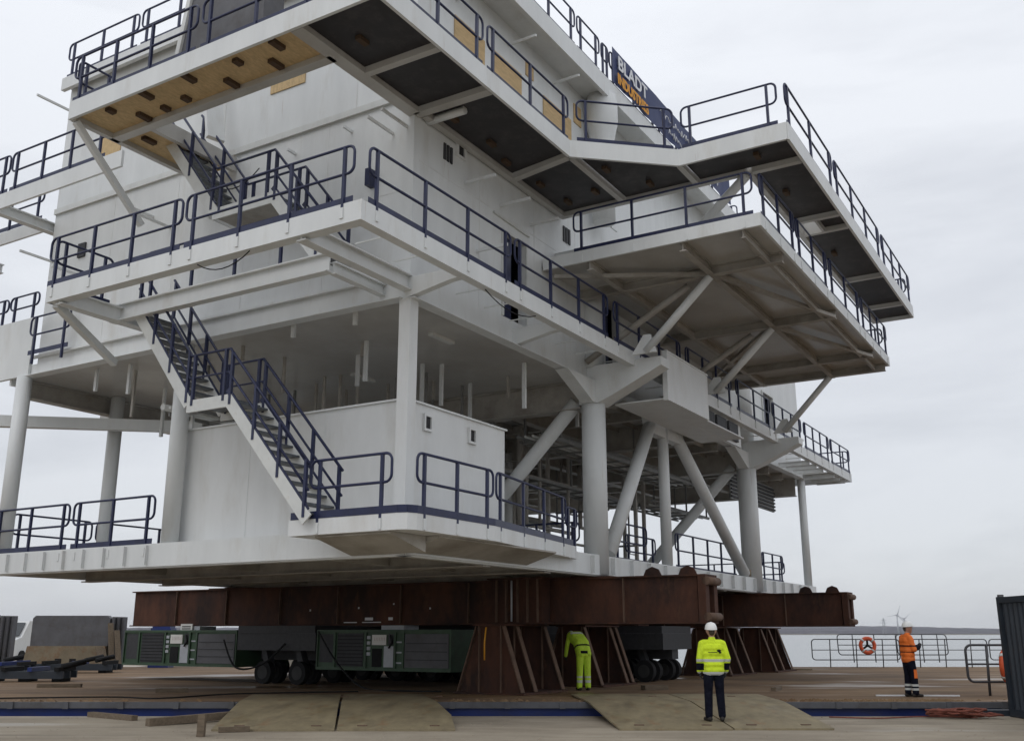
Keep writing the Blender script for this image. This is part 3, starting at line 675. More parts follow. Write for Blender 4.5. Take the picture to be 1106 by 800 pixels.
for k in range(66):
    u, v = rp.uniform(22, 36.5), rp.uniform(15.5, 25.5); z = rp.choice((4.7, 5.0, 5.3, 5.7, 6.2)); r_ = rp.choice((.04, .06, .1))
    l = rp.uniform(1.5, 4)
    if k % 3 == 0: mb().tube((u, v, z), (u, min(26, v+l), z), r_, n=8).build('pipe', 'pipe', mod)
    elif k % 3 == 1: mb().path([(u, v, 8.2), (u, v, z), (min(u+l, 37), v, z)], r_, 8).build('pipe', 'under', mod)
    else: mb().bar((u, v, ZL), (u, v, 8.2), .12, .12, (1, 0, 0)).build('stanchion', 'under', mod)
for k in range(6):
    u, v = rp.uniform(27, 35), rp.uniform(18, 24)
    mb().box(u, u+rp.uniform(.5, 1.2), v, v+rp.uniform(.4, .9), ZL+.001, ZL+rp.uniform(.8, 2.0)).build('equipment_cabinet', 'offwhite', mod)
mb().path([(29.4, 12.2, 8.0), (29.4, 12.2, 5.7), (29.0, 12.4, 5.7)], .05, 8).build('pipe', 'pipe', mod)

# ------------------------------------------------------------------ banner
OBN = (28.0, 11.1, ZR+.32)
bn = thing('banner', world(*OBN), ROTM, 'navy company banner with white and orange lettering tied to the roof railing', 'banner')
def bnm(): return MB(OBN)
m = bnm(); n = 40; vs = []; fs = []
for i in range(n+1):
    u = 24.2+10.4*i/n; dv = .025*math.sin(i*.9)+.012*math.sin(i*2.3)
    for z, k in ((ZR+.34, 1), (ZR+.75, .6), (ZR+1.15, .5), (ZR+1.52, .2)): vs.append((u, 11.1+dv*k, z))
for i in range(n):
    for k in range(3): fs.append((i*4+k, (i+1)*4+k, (i+1)*4+k+1, i*4+k+1))
m.add(vs, fs, True); m.build('cloth', 'bannernavy', bn)
def lettering(txt, u, z, size, mat, sx=1., bold=0.):
    cu = bpy.data.curves.new('lettering', 'FONT'); cu.body = txt; cu.size = size; cu.offset = bold; cu.extrude = .004
    o = bpy.data.objects.new('lettering_tmp', cu); C.objects.link(o)
    dg = bpy.context.evaluated_depsgraph_get(); me = bpy.data.meshes.new_from_object(o.evaluated_get(dg))
    bpy.data.objects.remove(o)
    for v in me.vertices:
        x, y, zz = v.co; v.co = (u-OBN[0]+x*sx, -.05-zz, z-OBN[2]+y)
    me.materials.clear(); me.materials.append(M[mat])
    q = bpy.data.objects.new('lettering', me); C.objects.link(q); q.parent = bn
lettering('BLADT', 24.5, ZR+.92, .62, 'bannerwhite', 1.15, .015)
lettering('INDUSTRIES', 24.45, ZR+.42, .46, 'bannerorange', .93, .02)
rs = random.Random(5)
for (u, z, w, hgt) in ((27.7, ZR+1.05, 3.6, .14), (28.4, ZR+.62, 3.0, .13), (31.6, ZR+.62, 1.6, .12)):   # unreadable handwriting line
    pts = []; k = int(w/.07)
    for i in range(k): pts.append((u+w*i/k, 11.045, z+hgt*(rs.uniform(-.6, 1) if i % 2 else rs.uniform(-1, .5))))
    bnm().path(pts, .016, 4).build('script_line', 'bannerwhite', bn)

# ------------------------------------------------------------------ rusty girders under the module
def girder(u, v0, v1, label, z0=1.93, z1=3.1, w=.62):
    OG = (u, v0, z0)
    t = thing('steel_girder', world(*OG), ROTM, label, 'girder', 'rusty transport girders')
    g = lambda: MB(OG)
    g().box(u-w/2, u+w/2, v0+.25, v1, z0+.04, z1-.04).build('web_box', 'rust', t)
    g().box(u-w/2-.1, u+w/2+.1, v0+.2, v1+.05, z1-.039, z1).build('top_flange', 'rust', t)
    g().box(u-w/2-.1, u+w/2+.1, v0+.2, v1+.05, z0, z0+.039).build('bottom_flange', 'rust', t)
    v = v0+2.2
    while v < v1:
        g().box(u-w/2-.085, u-w/2-.001, v, v+.025, z0+.04, z1-.04).build('stiffener', 'rustpale', t)
        v += 2.35
    e = g()                                    # end frame with a slot and pins
    zc = (z0+z1)/2
    e.box(u-w/2-.1, u-w/2+.14, v0, v0+.199, z0, z1); e.box(u+w/2-.14, u+w/2+.1, v0, v0+.199, z0, z1)
    e.box(u-w/2+.14, u+w/2-.14, v0, v0+.199, z0, z0+.2); e.box(u-w/2+.14, u+w/2-.14, v0, v0+.199, z1-.2, z1)
    e.build('end_frame', 'rust', t)
    g().box(u-w/2+.14, u+w/2-.14, v0+.2, v0+.245, z0+.2, z1-.2).build('end_slot', 'black', t)
    for z in (z0+.16, z1-.16): g().tube((u-w/2-.1, v0-.02, z), (u+w/2+.1, v0-.02, z), .1, n=14).build('pin', 'rustpale', t)
    for dv in (.35, 1.3):
        g().prism_u([(v0+dv, z1), (v0+dv+.5, z1), (v0+dv+.42, z1+.17), (v0+dv+.25, z1+.24), (v0+dv+.08, z1+.17)], u-.03, u+.03).build('padeye', 'rust', t)
    return t
girder(24.0, 8.75, 29.6, 'long rusty box girder nearest the camera, over the bending worker')
girder(37.0, 8.4, 29.0, 'far rusty box girder with its end sticking out towards the water')
girder(30.6, 13.5, 29.3, 'rusty box girder between the near and far girders, hidden deep in shade')
dbl = thing('girder_doubler', world(23.5, 13.4, 1.93), ROTM, 'stiffened rusty box standing proud on the near girder above the front stool', 'steel box')
gd = lambda: MB((23.5, 13.4, 1.93))
gd().box(23.15, 23.57, 13.05, 14.6, 1.98, 3.08).build('web_box', 'rust', dbl)
gd().box(23.05, 23.57, 12.95, 14.7, 3.081, 3.12).build('top_flange', 'rust', dbl); gd().box(23.05, 23.57, 12.95, 14.7, 1.935, 1.979).build('bottom_flange', 'rust', dbl)
for v in (13.15, 13.45, 13.75, 14.1, 14.4): gd().box(23.06, 23.149, v, v+.03, 1.98, 3.08).build('stiffener', 'rustpale', dbl)
gd().tube((23.1, 13.95, 2.0), (23.1, 13.95, 3.05), .025, n=8).build('conduit', 'panelgrey', dbl)
# packers between girders and deck
for u, v in ((24.0, 12.2), (24.0, 25.0), (37.0, 12.2), (37., 25.), (30.6, 18.6)):
    t = thing('packer_block', world(u, v, 3.101), ROTM, {(24.0, 12.2): 'dark packer block under the near leg on the near girder', (24.0, 25.0): 'black packer block near the left end of the near girder',
        (37.0, 12.2): 'packer block under the far leg on the far girder', (37., 25.): 'packer block at the shaded end of the far girder', (30.6, 18.6): 'packer block under the middle of the module'}[(u, v)], 'packer')
    if v > 20: t.location.z = 3.101
    MB((u, v, 3.101)).box(u-.4, u+.4, v-.9, v+.9, 3.102, 3.128).build('plate', 'rust', t)
    MB((u, v, 3.101)).box(u-.28, u+.28, v-.3, v+.3, 3.129, 3.149).build('shim', 'black', t)

# ------------------------------------------------------------------ support stools
def stool(u, v, w, xs, label, hb=1.9, ht=.8, z1=1.925):
    OS = (u, v, ZD); t = thing('support_stool', world(*OS), ROTM, label, 'stool', 'trapezoid steel stools under the girders')
    g = lambda: MB(OS)
    g().box(u-w/2-.1, u+w/2+.1, v-hb/2-.08, v+hb/2+.08, ZD+.002, ZD+.05).build('base_plate', 'rust', t)
    g().box(u-w/2-.1, u+w/2+.1, v-ht/2-.08, v+ht/2+.08, z1-.04, z1).build('top_plate', 'rust', t)
    for x in xs:
        g().prism_u([(v-hb/2+.06, ZD+.051), (v+hb/2-.06, ZD+.051), (v+ht/2-.04, z1-.041), (v-ht/2+.04, z1-.041)], x-.02, x+.02).build('web', 'rust', t)
        for s in (-1, 1):
            g().bar((x, v+s*(hb/2), ZD+.06), (x, v+s*ht/2, z1-.05), .16, .03, (0, s, .4)).build('raking_flange', 'rustpale', t)
        for dv in (-.35, .3): g().box(x-.09, x-.021, v+dv-.012, v+dv+.012, ZD+.051, z1-.041).build('stiffener', 'rustpale', t)
stool(23.25, 14.03, 2.1, (22.2, 22.85, 24.3), 'front rusty stool with slanted flanges left of the bending worker')
stool(27.7, 14.03, 2.1, (26.65, 28.35, 28.75), 'rusty stool right of the bending worker')
stool(37.0, 13.4, 2.6, (35.8, 37.0, 38.2), 'rusty stool behind the worker in the yellow jacket')
stool(41.4, 13.1, 2.4, (40.2, 41.2, 42.4), 'rightmost rusty stool, dark against the water')
stool(36.6, 23.4, 2.0, (35.6, 36.6, 37.6), 'rusty stool in deep shade at the back')
tp = MB().path([world(22.02, 14.05, 1.85), world(21.98, 14.07, 1.5), world(21.95, 14.05, 1.05)], .022, 6).build('lashing_strap', M['bannerorange'])
tag(tp, 'thin yellow strap hanging down the front rusty stool', 'strap')

# ------------------------------------------------------------------ self-propelled transporters
wheel_me = MB().path([(-.11, 0, 0), (-.09, 0, 0), (.09, 0, 0), (.11, 0, 0)], .335, 22).data('tyre', 'black')
rim_me = MB().path([(-.12, 0, 0), (.12, 0, 0)], .2, 16).data('rim', 'rim')
def wheel(parent, loc):
    w = bpy.data.objects.new('wheel', wheel_me); C.objects.link(w); w.parent = parent; w.location = loc
    r = bpy.data.objects.new('rim', rim_me); C.objects.link(r); r.parent = w
def transporter(u, v0, v1, label, packs=()):
    """platform trailer along v; packs = v ranges of hung engine units"""
    OT = (u, v0, ZD); t = thing('transporter', world(*OT), ROTM, label, 'transporter', 'self-propelled modular transporters')
    g = lambda: MB(OT)
    g().box(u-1.2, u+1.2, v0, v1, 1.2, 1.7).build('platform', 'grille', t)  # dark grey instead of green; shade beneath the load put into the colour
    g().box(u-1.22, u+1.22, v0+.02, v1-.02, 1.701, 1.922).build('deck_plate', 'grille', t)
    g().box(u-.25, u+.25, v0+.1, v1-.1, .9, 1.249).build('spine', 'grille', t)
    v = v0+.7
    while v < v1-.4:
        for du in (-.8, .8):
            g().bar((u+du, v, .55), (u+du, v+.25, 1.25), .2, .25, (1, 0, 0)).build('axle_leg', 'grille', t)
            for s in (-.26, .26): wheel(t, (du+s, v-v0, .336))
        v += 1.4
    for (a, c) in packs:
        z0, z1 = .68, 1.80
        p = g().box(u-1.15, u+1.15, a, c, z0, z1).build('power_pack', 'greenlight', t)
        f = u-1.151
        def pl(nm, aa, cc, zz0, zz1, mat, d=.012): return g().box(f-d, f, aa, cc, zz0, zz1).build(nm, mat, p)
        L_ = c-a; P = lambda x: c-L_*x          # 0 at the left (far v) end
        fr = g(); 
        for z in (z0, z1-.07): fr.box(f-.05, f-.001, a, c, z, z+.07)
        for x in (0, .14, .38, .60, .66, 1.0): fr.box(f-.045, f-.001, max(a, P(x)-.035), min(c, P(x)+.035), z0+.071, z1-.071)
        fr.build('frame', 'greenlight', p)
        pl('grille', P(.13), P(.02), z0+.2, z1-.12, 'grille'); pl('grille', P(.36), P(.16), z0+.1, z1-.1, 'grille')
        for k in range(9): pl('grille_slat', P(.355), P(.165), z0+.14+k*.1, z0+.16+k*.1, 'black', .03)
        for k in range(4): pl('button', P(.415), P(.39), z1-.26-k*.15, z1-.17-k*.15, 'panelgrey', .03)
        s = pl('sign', P(.535), P(.43), z1-.42, z1-.14, 'sign', .04)
        for k in range(7): g().box(f-.046, f-.041, P(.525-k*.0125), P(.531-k*.0125)+.03, z1-.31, z1-.21).build('print_mark', 'red', s)
        pl('locker', P(.5), P(.43), z0+.1, z1-.52, 'black', .02); pl('control_panel', P(.59), P(.52), z0+.1, z1-.45, 'panelgrey', .03); pl('control_panel', P(.595), P(.55), z1-.42, z1-.12, 'grille', .03)
        g().path([(f-.06, P(.57), z1-.15), (f-.07, P(.585), z1-.35), (f-.06, P(.56), z1-.5)], .03, 6).build('hose', 'black', p)
        for k in range(3): pl('shelf', P(.65), P(.61), z0+.2+k*.28, z0+.24+k*.28, 'panelgrey', .02)
        pl('side_panel', P(.98), P(.67), z0+.1, z1-.12, 'greysteel', .02)
        for k in range(3): pl('rib', P(.97), P(.68), z0+.3+k*.22, z0+.32+k*.22, 'grille', .035)
        g().box(u-.9, u-.2, P(.62), P(.45), z1+.001, z1+.12).build('tank', 'panelgrey', p)
    return t
transporter(24.35, 20.75, 23.95, 'transporter beneath the near girder with two green power packs', [(24.0, 29.3), (15.9, 20.7)])
transporter(27.9, 15.6, 27.5, 'dark transporter added as light blocker behind the two green power packs')  # row added behind to keep low skylight from under the module
transporter(31.2, 12.6, 24.0, 'dark transporter with pale wheel hubs behind the worker in the yellow jacket')
transporter(34.6, 15.0, 27.5, 'dark transporter farthest back, added to block light')  # another row added at the back to block light under the deck

# small white tag sign hanging from the girder, and white chalk marks
tg = thing('hanging_sign', world(23.4, 26.6, 1.7), ROTM, 'small white sign hanging under the near girder at left', 'sign')
MB((23.4, 26.6, 1.7)).box(23.39, 23.41, 26.3, 26.85, 1.72, 2.0).build('plate', 'sign', tg)
for k in range(3): MB((23.4, 26.6, 1.7)).box(23.38, 23.389, 26.38, 26.78, 1.76+k*.07, 1.79+k*.07).build('print_mark', 'grille', tg)

# ------------------------------------------------------------------ ramp plates
def ramp(poly_lo_hi, label, name='ramp_plate'):
    (x0, x1, y0), (x2, x3, y1), ch = poly_lo_hi
    t = thing(name, ((x0+x1)/2, y0, 0), 0, label, 'ramp', 'steel ramp plates bridging quay and barge')
    z0, z1 = .035, ZD+.05
    O = ((x0+x1)/2, y0, 0)
    P = [(x0, y0), (x1, y0)]
    if ch > 0: P += [(x1+(x3-x1)*.25, y0+(y1-y0)*.28), (x3-.25*ch, y1-(y1-y0)*.15)]
    if ch > 0: P += [(x3-.45*ch, y1)]
    else: P += [(x3, y1)]
    P += [(x2, y1)]
    zf = lambda y: z0+(z1-z0)*min(1, (y-y0)/(22.9-y0))
    ins = lambda a, c: (a[0]+(c[0]-a[0])*(22.9-a[1])/(c[1]-a[1]), 22.9)
    Q = []
    for i in range(len(P)):
        a, c = P[i], P[(i+1) % len(P)]; Q.append(a)
        if (a[1]-22.9)*(c[1]-22.9) < 0: Q.append(ins(a, c))
    m = MB(O)
    lowp = [p for p in Q if p[1] <= 22.901]; up = [p for p in Q if p[1] >= 22.899]
    for P in (lowp, up):
      n = len(P)
      m.add([(x, y, zf(y)) for x, y in P]+[(x, y, zf(y)-.034) for x, y in P], [tuple(range(n)), tuple(range(n, 2*n))[::-1]]+[(i, n+i, n+(i+1) % n, (i+1) % n) for i in range(n)])
    m.build('plate', 'ramp', t)
    k = MB(O)                                   # underframe ribs
    for i in range(5):
        x = min(x0, x2)+.5+i*(max(x1, x3)-min(x0, x2)-1)/4
        x = min(max(x, max(x0, x2)+.1), min(x1, x3)-.1)
        k.prism_u([(y0+.3, .0), (22.3, .0), (22.3, zf(22.3)-.035), (y0+.3, max(.002, zf(y0+.3)-.035))], x-.02, x+.02)
    k.build('underframe', 'rust', t)
    for (x, y) in ((x0+.4, y0+.4), (x1-.4, y0+.4), (x1-.7, y1-1)):
        MB(O).box(x-.09, x+.09, y-.04, y+.04, zf(y), zf(y)+.012).build('lifting_slot', 'rustpale', t)
ramp(((-5.4, -3.19, 18.95), (-6.3, -4.15, 25.4), 0), 'left half of the ochre steel ramp with a cut-off corner')
ramp(((-3.15, -1.02, 18.98), (-4.1, -1.75, 25.5), 1), 'right half of the left ramp, with rounded end')
ramp(((1.95, 4.0, 19.1), (1.45, 3.8, 25.6), 0), 'ochre steel ramp plate behind the feet of the yellow-jacketed worker')
ramp(((4.04, 5.85, 19.15), (3.84, 6.0, 25.6), 0), 'ochre ramp plate right of the yellow-jacketed worker')

# ------------------------------------------------------------------ people
def capsule(P, Q, r0, r1, n=12, m=4):
    P, Q = Vector(P), Vector(Q); d = Q-P
    if d.length < 1e-5: d = Vector((0, 0, 1e-4)); Q = P+d
    t = d.normalized(); a = Vector((1, 0, 0)) if abs(t.x) < .8 else Vector((0, 1, 0))
    x = t.cross(a).normalized(); y = t.cross(x)
    rings = []
    for i in range(m): th = -math.pi/2+(i+.25)/(m)*math.pi/2; rings.append((P+t*r0*math.sin(th), r0*math.cos(th)))
    rings.append((P, r0)); rings.append((Q, r1))
    for i in range(1, m+1): th = (i-.25)/m*math.pi/2; rings.append((Q+t*r1*math.sin(th), r1*math.cos(th)))
    vs = []; fs = []
    for c, r in rings: vs += [c+(x*math.cos(2*math.pi*k/n)+y*math.sin(2*math.pi*k/n))*r for k in range(n)]
    for i in range(len(rings)-1): fs += [(i*n+k, i*n+(k+1) % n, (i+1)*n+(k+1) % n, (i+1)*n+k) for k in range(n)]
    fs.append(tuple(range(n))[::-1]); fs.append(tuple((len(rings)-1)*n+k for k in range(n)))
    return vs, fs
def hand(wr, dirn, palm_n, side, mat, curl=.5):
    """palm and five fingers: wr wrist, dirn along the hand, palm_n palm normal, side = thumb direction"""
    wr, d, nrm, s = Vector(wr), Vector(dirn).normalized(), Vector(palm_n).normalized(), Vector(side).normalized()
    S = []
    for o in (-.026, -.008, .010, .028): S.append((wr, wr+d*.085+s*o, .02, .017, mat))
    for o, l in ((-.03, .058), (-.010, .075), (.011, .08), (.031, .07)):
        k0 = wr+d*.088+s*o; k1 = k0+(d*math.cos(curl)+nrm*math.sin(curl))*l*.55; k2 = k1+(d*math.cos(curl*2.2)+nrm*math.sin(curl*2.2))*l*.5
        S += [(k0, k1, .0105, .0095, mat), (k1, k2, .0095, .008, mat)]
    b0 = wr+d*.02+s*.03; b1 = b0+(s*.7+d*.6+nrm*.3)*.04; b2 = b1+(d*.9+nrm*.4+s*.1)*.035
    S += [(b0, b1, .014, .012, mat), (b1, b2, .012, .009, mat)]
    return S
def person(loc, rz, segs, mats, override, label, vox=.0085):
    vs = []; fs = []
    for P, Q, r0, r1, _ in segs:
        a, f = capsule(P, Q, r0, r1); b = len(vs); vs += [tuple(p) for p in a]; fs += [tuple(b+i for i in q) for q in f]
    me = bpy.data.meshes.new('person'); me.from_pydata(vs, [], fs)
    o = bpy.data.objects.new('tmp', me); C.objects.link(o)
    md = o.modifiers.new('r', 'REMESH'); md.mode = 'VOXEL'; md.voxel_size = vox; md.use_smooth_shade = True
    sm = o.modifiers.new('s', 'SMOOTH'); sm.factor = .5; sm.iterations = 3
    dg = bpy.context.evaluated_depsgraph_get(); nm = bpy.data.meshes.new_from_object(o.evaluated_get(dg)); bpy.data.objects.remove(o)
    nm.name = 'body'; nm.materials.clear()
    for k in mats: nm.materials.append(M[k])
    n = len(nm.polygons); cen = np.empty(n*3); nm.polygons.foreach_get('center', cen); cen = cen.reshape(-1, 3)
    best = np.full(n, 1e9); idx = np.zeros(n, int)
    for P, Q, r0, r1, mt in segs:
        P, Q = np.array(P), np.array(Q); d = Q-P; L2 = max(1e-9, d@d); t = np.clip(((cen-P)@d)/L2, 0, 1)
        dist = np.linalg.norm(cen-(P+t[:, None]*d), axis=1)-(r0+(r1-r0)*t)
        w = dist < best; best[w] = dist[w]; idx[w] = mats.index(mt)
    for fn, mt in override:
        idx[fn(cen, idx)] = mats.index(mt)
    nm.polygons.foreach_set('material_index', idx.astype(np.int32)); nm.polygons.foreach_set('use_smooth', np.ones(n, bool))
    p = bpy.data.objects.new('person', nm); C.objects.link(p); p.location = loc; p.rotation_euler = (0, 0, rz)
    tag(p, label, 'person', 'workers on the quay and barge'); return p
def helmet(p, c, tilt, mat='helmet'):
    m = MB(); n = 20; prof = [(.132, -.012), (.128, .0), (.122, .03), (.112, .065), (.09, .098), (.055, .118), (.0005, .126)]
    m.lathe(prof, 0, 0, n); m.v = [(x*.92, y*1.1, z) for x, y, z in m.v]
    h = m.build('helmet', mat, p)
    bm_ = MB(); bm_.prism([(.115*math.cos(a)*.9, .09+.085*math.sin(a)) for a in [math.pi*i/10 for i in range(11)]], -.014, -.004); bm_.build('brim', mat, h)
    r = MB(); r.bar((0, -.12, .05), (0, -.02, .128), .03, .012); r.build('ridge', mat, h)
    h.location = c; h.rotation_euler = tilt
    return h
def head(hc, fwd, up=(0, 0, 1)):
    hc, f, u = Vector(hc), Vector(fwd).normalized(), Vector(up).normalized(); s = f.cross(u).normalized()
    S = [(hc-f*.015, hc-f*.015+u*.06, .088, .09, 'skin'), (hc+f*.03, hc+f*.03+u*.05, .075, .078, 'skin'), (hc+f*.045-u*.06, hc+f*.04, .048, .06, 'skin'),
         (hc+f*.108+u*.005, hc+f*.098+u*.04, .013, .009, 'skin'), (hc+s*.088-f*.01, hc+s*.09-f*.012+u*.035, .014, .016, 'skin'), (hc-s*.088-f*.01, hc-s*.09-f*.012+u*.035, .014, .016, 'skin'),
         (hc-f*.055-u*.01, hc-f*.05+u*.05, .064, .07, 'hair')]
    return S
def eyes(p, hc, fwd):
    hc, f = Vector(hc), Vector(fwd).normalized(); s = f.cross(Vector((0, 0, 1)))
    for k in (-1, 1):
        e = MB(); c = hc+f*.095+s*.032*k+Vector((0, 0, .035))
        e.lathe([(.001, -.008), (.009, -.004), (.011, 0), (.009, .004), (.001, .008)], 0, 0, 8); o = e.build('eye', 'trouser', p); o.location = c

def legs(S, hipz, hipx, feet, mt, knee_f=.03, hip_y=0, wide=0.):
    for s, (fx, fy, toe) in zip((-1, 1), feet):
        h = Vector((s*hipx, hip_y, hipz)); a = Vector((fx, fy, .11)); k = (h+a)/2+Vector((0, knee_f, .02))
        S += [(h, k, .102+wide, .078+wide, mt), (k, a, .078+wide, .066+wide, mt)]
        td = Vector((math.sin(toe), math.cos(toe), 0))
        S += [(a-td*.05+Vector((0, 0, -.065)), a+td*.06+Vector((0, 0, -.062)), .044, .042, 'boot'), (a+td*.06+Vector((0, 0, -.065)), a+td*.145+Vector((0, 0, -.07)), .042, .036, 'boot'), (a, a-td*.02-Vector((0, 0, .05)), .052, .05, 'boot')]
def torso(S, base, topc, mt, w0=.1, w1=.13, r0=.125, r1=.135, n=5):
    base, topc = Vector(base), Vector(topc)
    for i in range(n):
        t = i/(n-1); c = base.lerp(topc, t); w = w0+(w1-w0)*t; r = r0+(r1-r0)*t
        S.append((c-Vector((w, 0, 0)), c+Vector((w, 0, 0)), r, r, mt))

# worker in the yellow jacket, seen from behind
S = []
torso(S, (0, 0, .93), (0, .01, 1.33), 'hivis', .08, .115, .135, .13)
S += [((-.165, 0, 1.42), (.165, 0, 1.42), .078, .078, 'hivis'), ((0, 0, 1.42), (0, .01, 1.50), .085, .07, 'hivis'), ((0, .0, 1.48), (0, .02, 1.57), .058, .055, 'skin')]
S += head((0, .03, 1.635), (0.1, 1, -.1))
for s in (-1, 1):
    sh, el, wr_ = Vector((s*.2, 0, 1.41)), Vector((s*.275, -.05, 1.14)), Vector((s*.262, .05, .92))
    S += [(sh, el, .075, .062, 'hivis'), (el, wr_, .062, .05, 'hivis')]
    S += hand(wr_+Vector((-s*.01, .01, -.02)), (-s*.15, .15, -1), (-s, 0, 0), (0, 1, 0), 'glove')
legs(S, .92, .095, ((-.12, .02, -.25), (.13, .0, .3)), 'trouser', .02, wide=.006)
def band(z0, z1, cond=None): return lambda c, i: (c[:, 2] > z0) & (c[:, 2] < z1) & (cond(c, i) if cond is not None else True)
ym = ['hivis', 'skin', 'hair', 'glove', 'trouser', 'boot', 'reflect']
near = lambda c, i: (i == 0)
y_over = [(band(1.085, 1.135, near), 'reflect'), (band(.84, .90, near), 'reflect'), (lambda c, i: (i == 0) & (c[:, 2] < .84), 'trouser'), (lambda c, i: (i == 0) & (abs(c[:, 0]) > .195) & (c[:, 2] > .93) & (c[:, 2] < 1.06), 'trouser'), (lambda c, i: (i == 0) & (abs(c[:, 0]) < .19) & (c[:, 2] > .84) & (c[:, 2] < .90), 'reflect')]
yz = .035+.235*(19.95-19.1)/3.8+.002
p1 = person((3.86, 19.95, yz), R(4), S, ym, y_over, 'worker in yellow hi-vis jacket and dark trousers, back to camera, on the ramp')
helmet(p1, (0, .03, 1.695), (R(6), 0, R(-5)))
em = MB()                                       # small black emblem and line on the jacket back
em.add([(.05, -.142, 1.30), (.10, -.140, 1.315), (.145, -.132, 1.29), (.12, -.138, 1.275), (.15, -.131, 1.25), (.10, -.141, 1.235), (.09, -.142, 1.262), (.06, -.142, 1.27)], [tuple(range(8))])
em.add([(-.12, -.139, 1.252), (.055, -.143, 1.255), (.055, -.143, 1.268), (-.12, -.139, 1.265)], [(0, 1, 2, 3)])
em.add([(x, y+.004, z) for x, y, z in em.v[:8]], [tuple(range(8))[::-1]])
em.build('emblem', 'trouser', p1)
eyes(p1, (0, .03, 1.635), (.1, 1, -.1))

# worker in lime, bending forward, seen from behind
S = []
torso(S, (0, .0, .95), (0, .12, 1.17), 'hivis2', .085, .095, .135, .13, 4)
torso(S, (0, .14, 1.22), (-.05, .42, 1.40), 'hivis2', .095, .12, .13, .13, 5)
S += [((-.21, .44, 1.42), (.12, .44, 1.42), .075, .075, 'hivis2'), ((-.04, .48, 1.41), (-.04, .60, 1.40), .06, .055, 'skin')]
S += head((-.04, .68, 1.38), (0, .5, -1), (0, 1, .5))
for s, (el, wr_) in zip((-1, 1), (((-.33, .34, 1.16), (-.34, .42, .90)), ((.2, .6, 1.18), (.12, .72, 1.0)))):
    sh = Vector((-.04+s*.18, .43, 1.41)); el, wr_ = Vector(el), Vector(wr_)
    S += [(sh, el, .07, .058, 'hivis2'), (el, wr_, .058, .047, 'hivis2')]
    S += hand(wr_, (0, .2, -1), (-s, 0, 0), (0, 1, 0), 'glove')
legs(S, .93, .095, ((-.12, .03, -.1), (.12, .0, .15)), 'hivis2', .0, wide=.012)
bm2 = ['hivis2', 'skin', 'hair', 'glove', 'trouser', 'boot', 'reflect']
n2 = lambda c, i: (i == 0)
b_over = [(band(.20, .27, n2), 'reflect'), (band(.33, .37, n2), 'reflect'), (lambda c, i: (i == 0) & (c[:, 2] > 1.0) & (c[:, 1] < .3) & (abs((c[:, 1]*.75+c[:, 2])-1.17) < .03), 'trouser'),
          (lambda c, i: (i == 0) & (c[:, 1] < .1) & (abs(c[:, 2]-.995) < .035) & (abs(c[:, 0]+.03) < .1), 'trouser'),
          (lambda c, i: (i == 0) & (c[:, 1] > .30) & (c[:, 1] < .36) & (c[:, 2] > 1.1) & (abs(c[:, 0]) < .22), 'reflect')]
p2 = person((1.93, 28.0, ZD), R(20), S, bm2, b_over, 'worker in lime hi-vis suit bending forward between two rusty stools')
helmet(p2, (-.04, .73, 1.41), (R(-62), 0, 0))
eyes(p2, (-.04, .70, 1.34), (0, .5, -1))

# worker in orange, side view facing right, hands together at the chest
S = []
torso(S, (0, 0, .88), (0, .0, 1.30), 'orange', .07, .10, .135, .135)
S += [((-.155, -.01, 1.38), (.155, -.01, 1.38), .078, .078, 'orange'), ((0, 0, 1.38), (0, .03, 1.46), .08, .065, 'orange'), ((0, .01, 1.44), (0, .045, 1.53), .056, .054, 'skin')]
S += head((0, .065, 1.585), (0, 1, -.15))
for s in (-1, 1):
    sh, el, wr_ = Vector((s*.19, -.01, 1.37)), Vector((s*.25, .05, 1.10)), Vector((s*.07, .27, 1.16))
    S += [(sh, el, .074, .062, 'orange'), (el, wr_, .06, .048, 'trouser')]
    S += hand(wr_, (-s*.4, .7, .35), (-s, -.2, 0), (0, .3, 1), 'glove', .8)
legs(S, .88, .09, ((-.11, -.02, .0), (.11, .06, .1)), 'trouser', .02, wide=.01)
om = ['orange', 'skin', 'hair', 'glove', 'trouser', 'boot', 'reflect']
n3 = lambda c, i: (i == 0)
o_over = [(lambda c, i: (i == 0) & (c[:, 2] < .80), 'trouser'), (lambda c, i: (i == 4) & (c[:, 2] > .44) & (c[:, 2] < .64) & (c[:, 1] > .02), 'orange'),
          (lambda c, i: (i == 4) & (c[:, 2] > .16) & (c[:, 2] < .21), 'reflect'), (lambda c, i: (i == 4) & (c[:, 2] > .25) & (c[:, 2] < .30), 'reflect'),
          (band(1.17, 1.20, n3), 'trouser'), (band(1.03, 1.05, n3), 'trouser')]
p3 = person((9.62, 25.2, ZD), R(-84), S, om, o_over, 'worker in orange hi-vis jacket and dark trousers, side view, on the barge deck')
helmet(p3, (0, .065, 1.645), (R(4), 0, 0))
eyes(p3, (0, .065, 1.585), (0, 1, -.15))

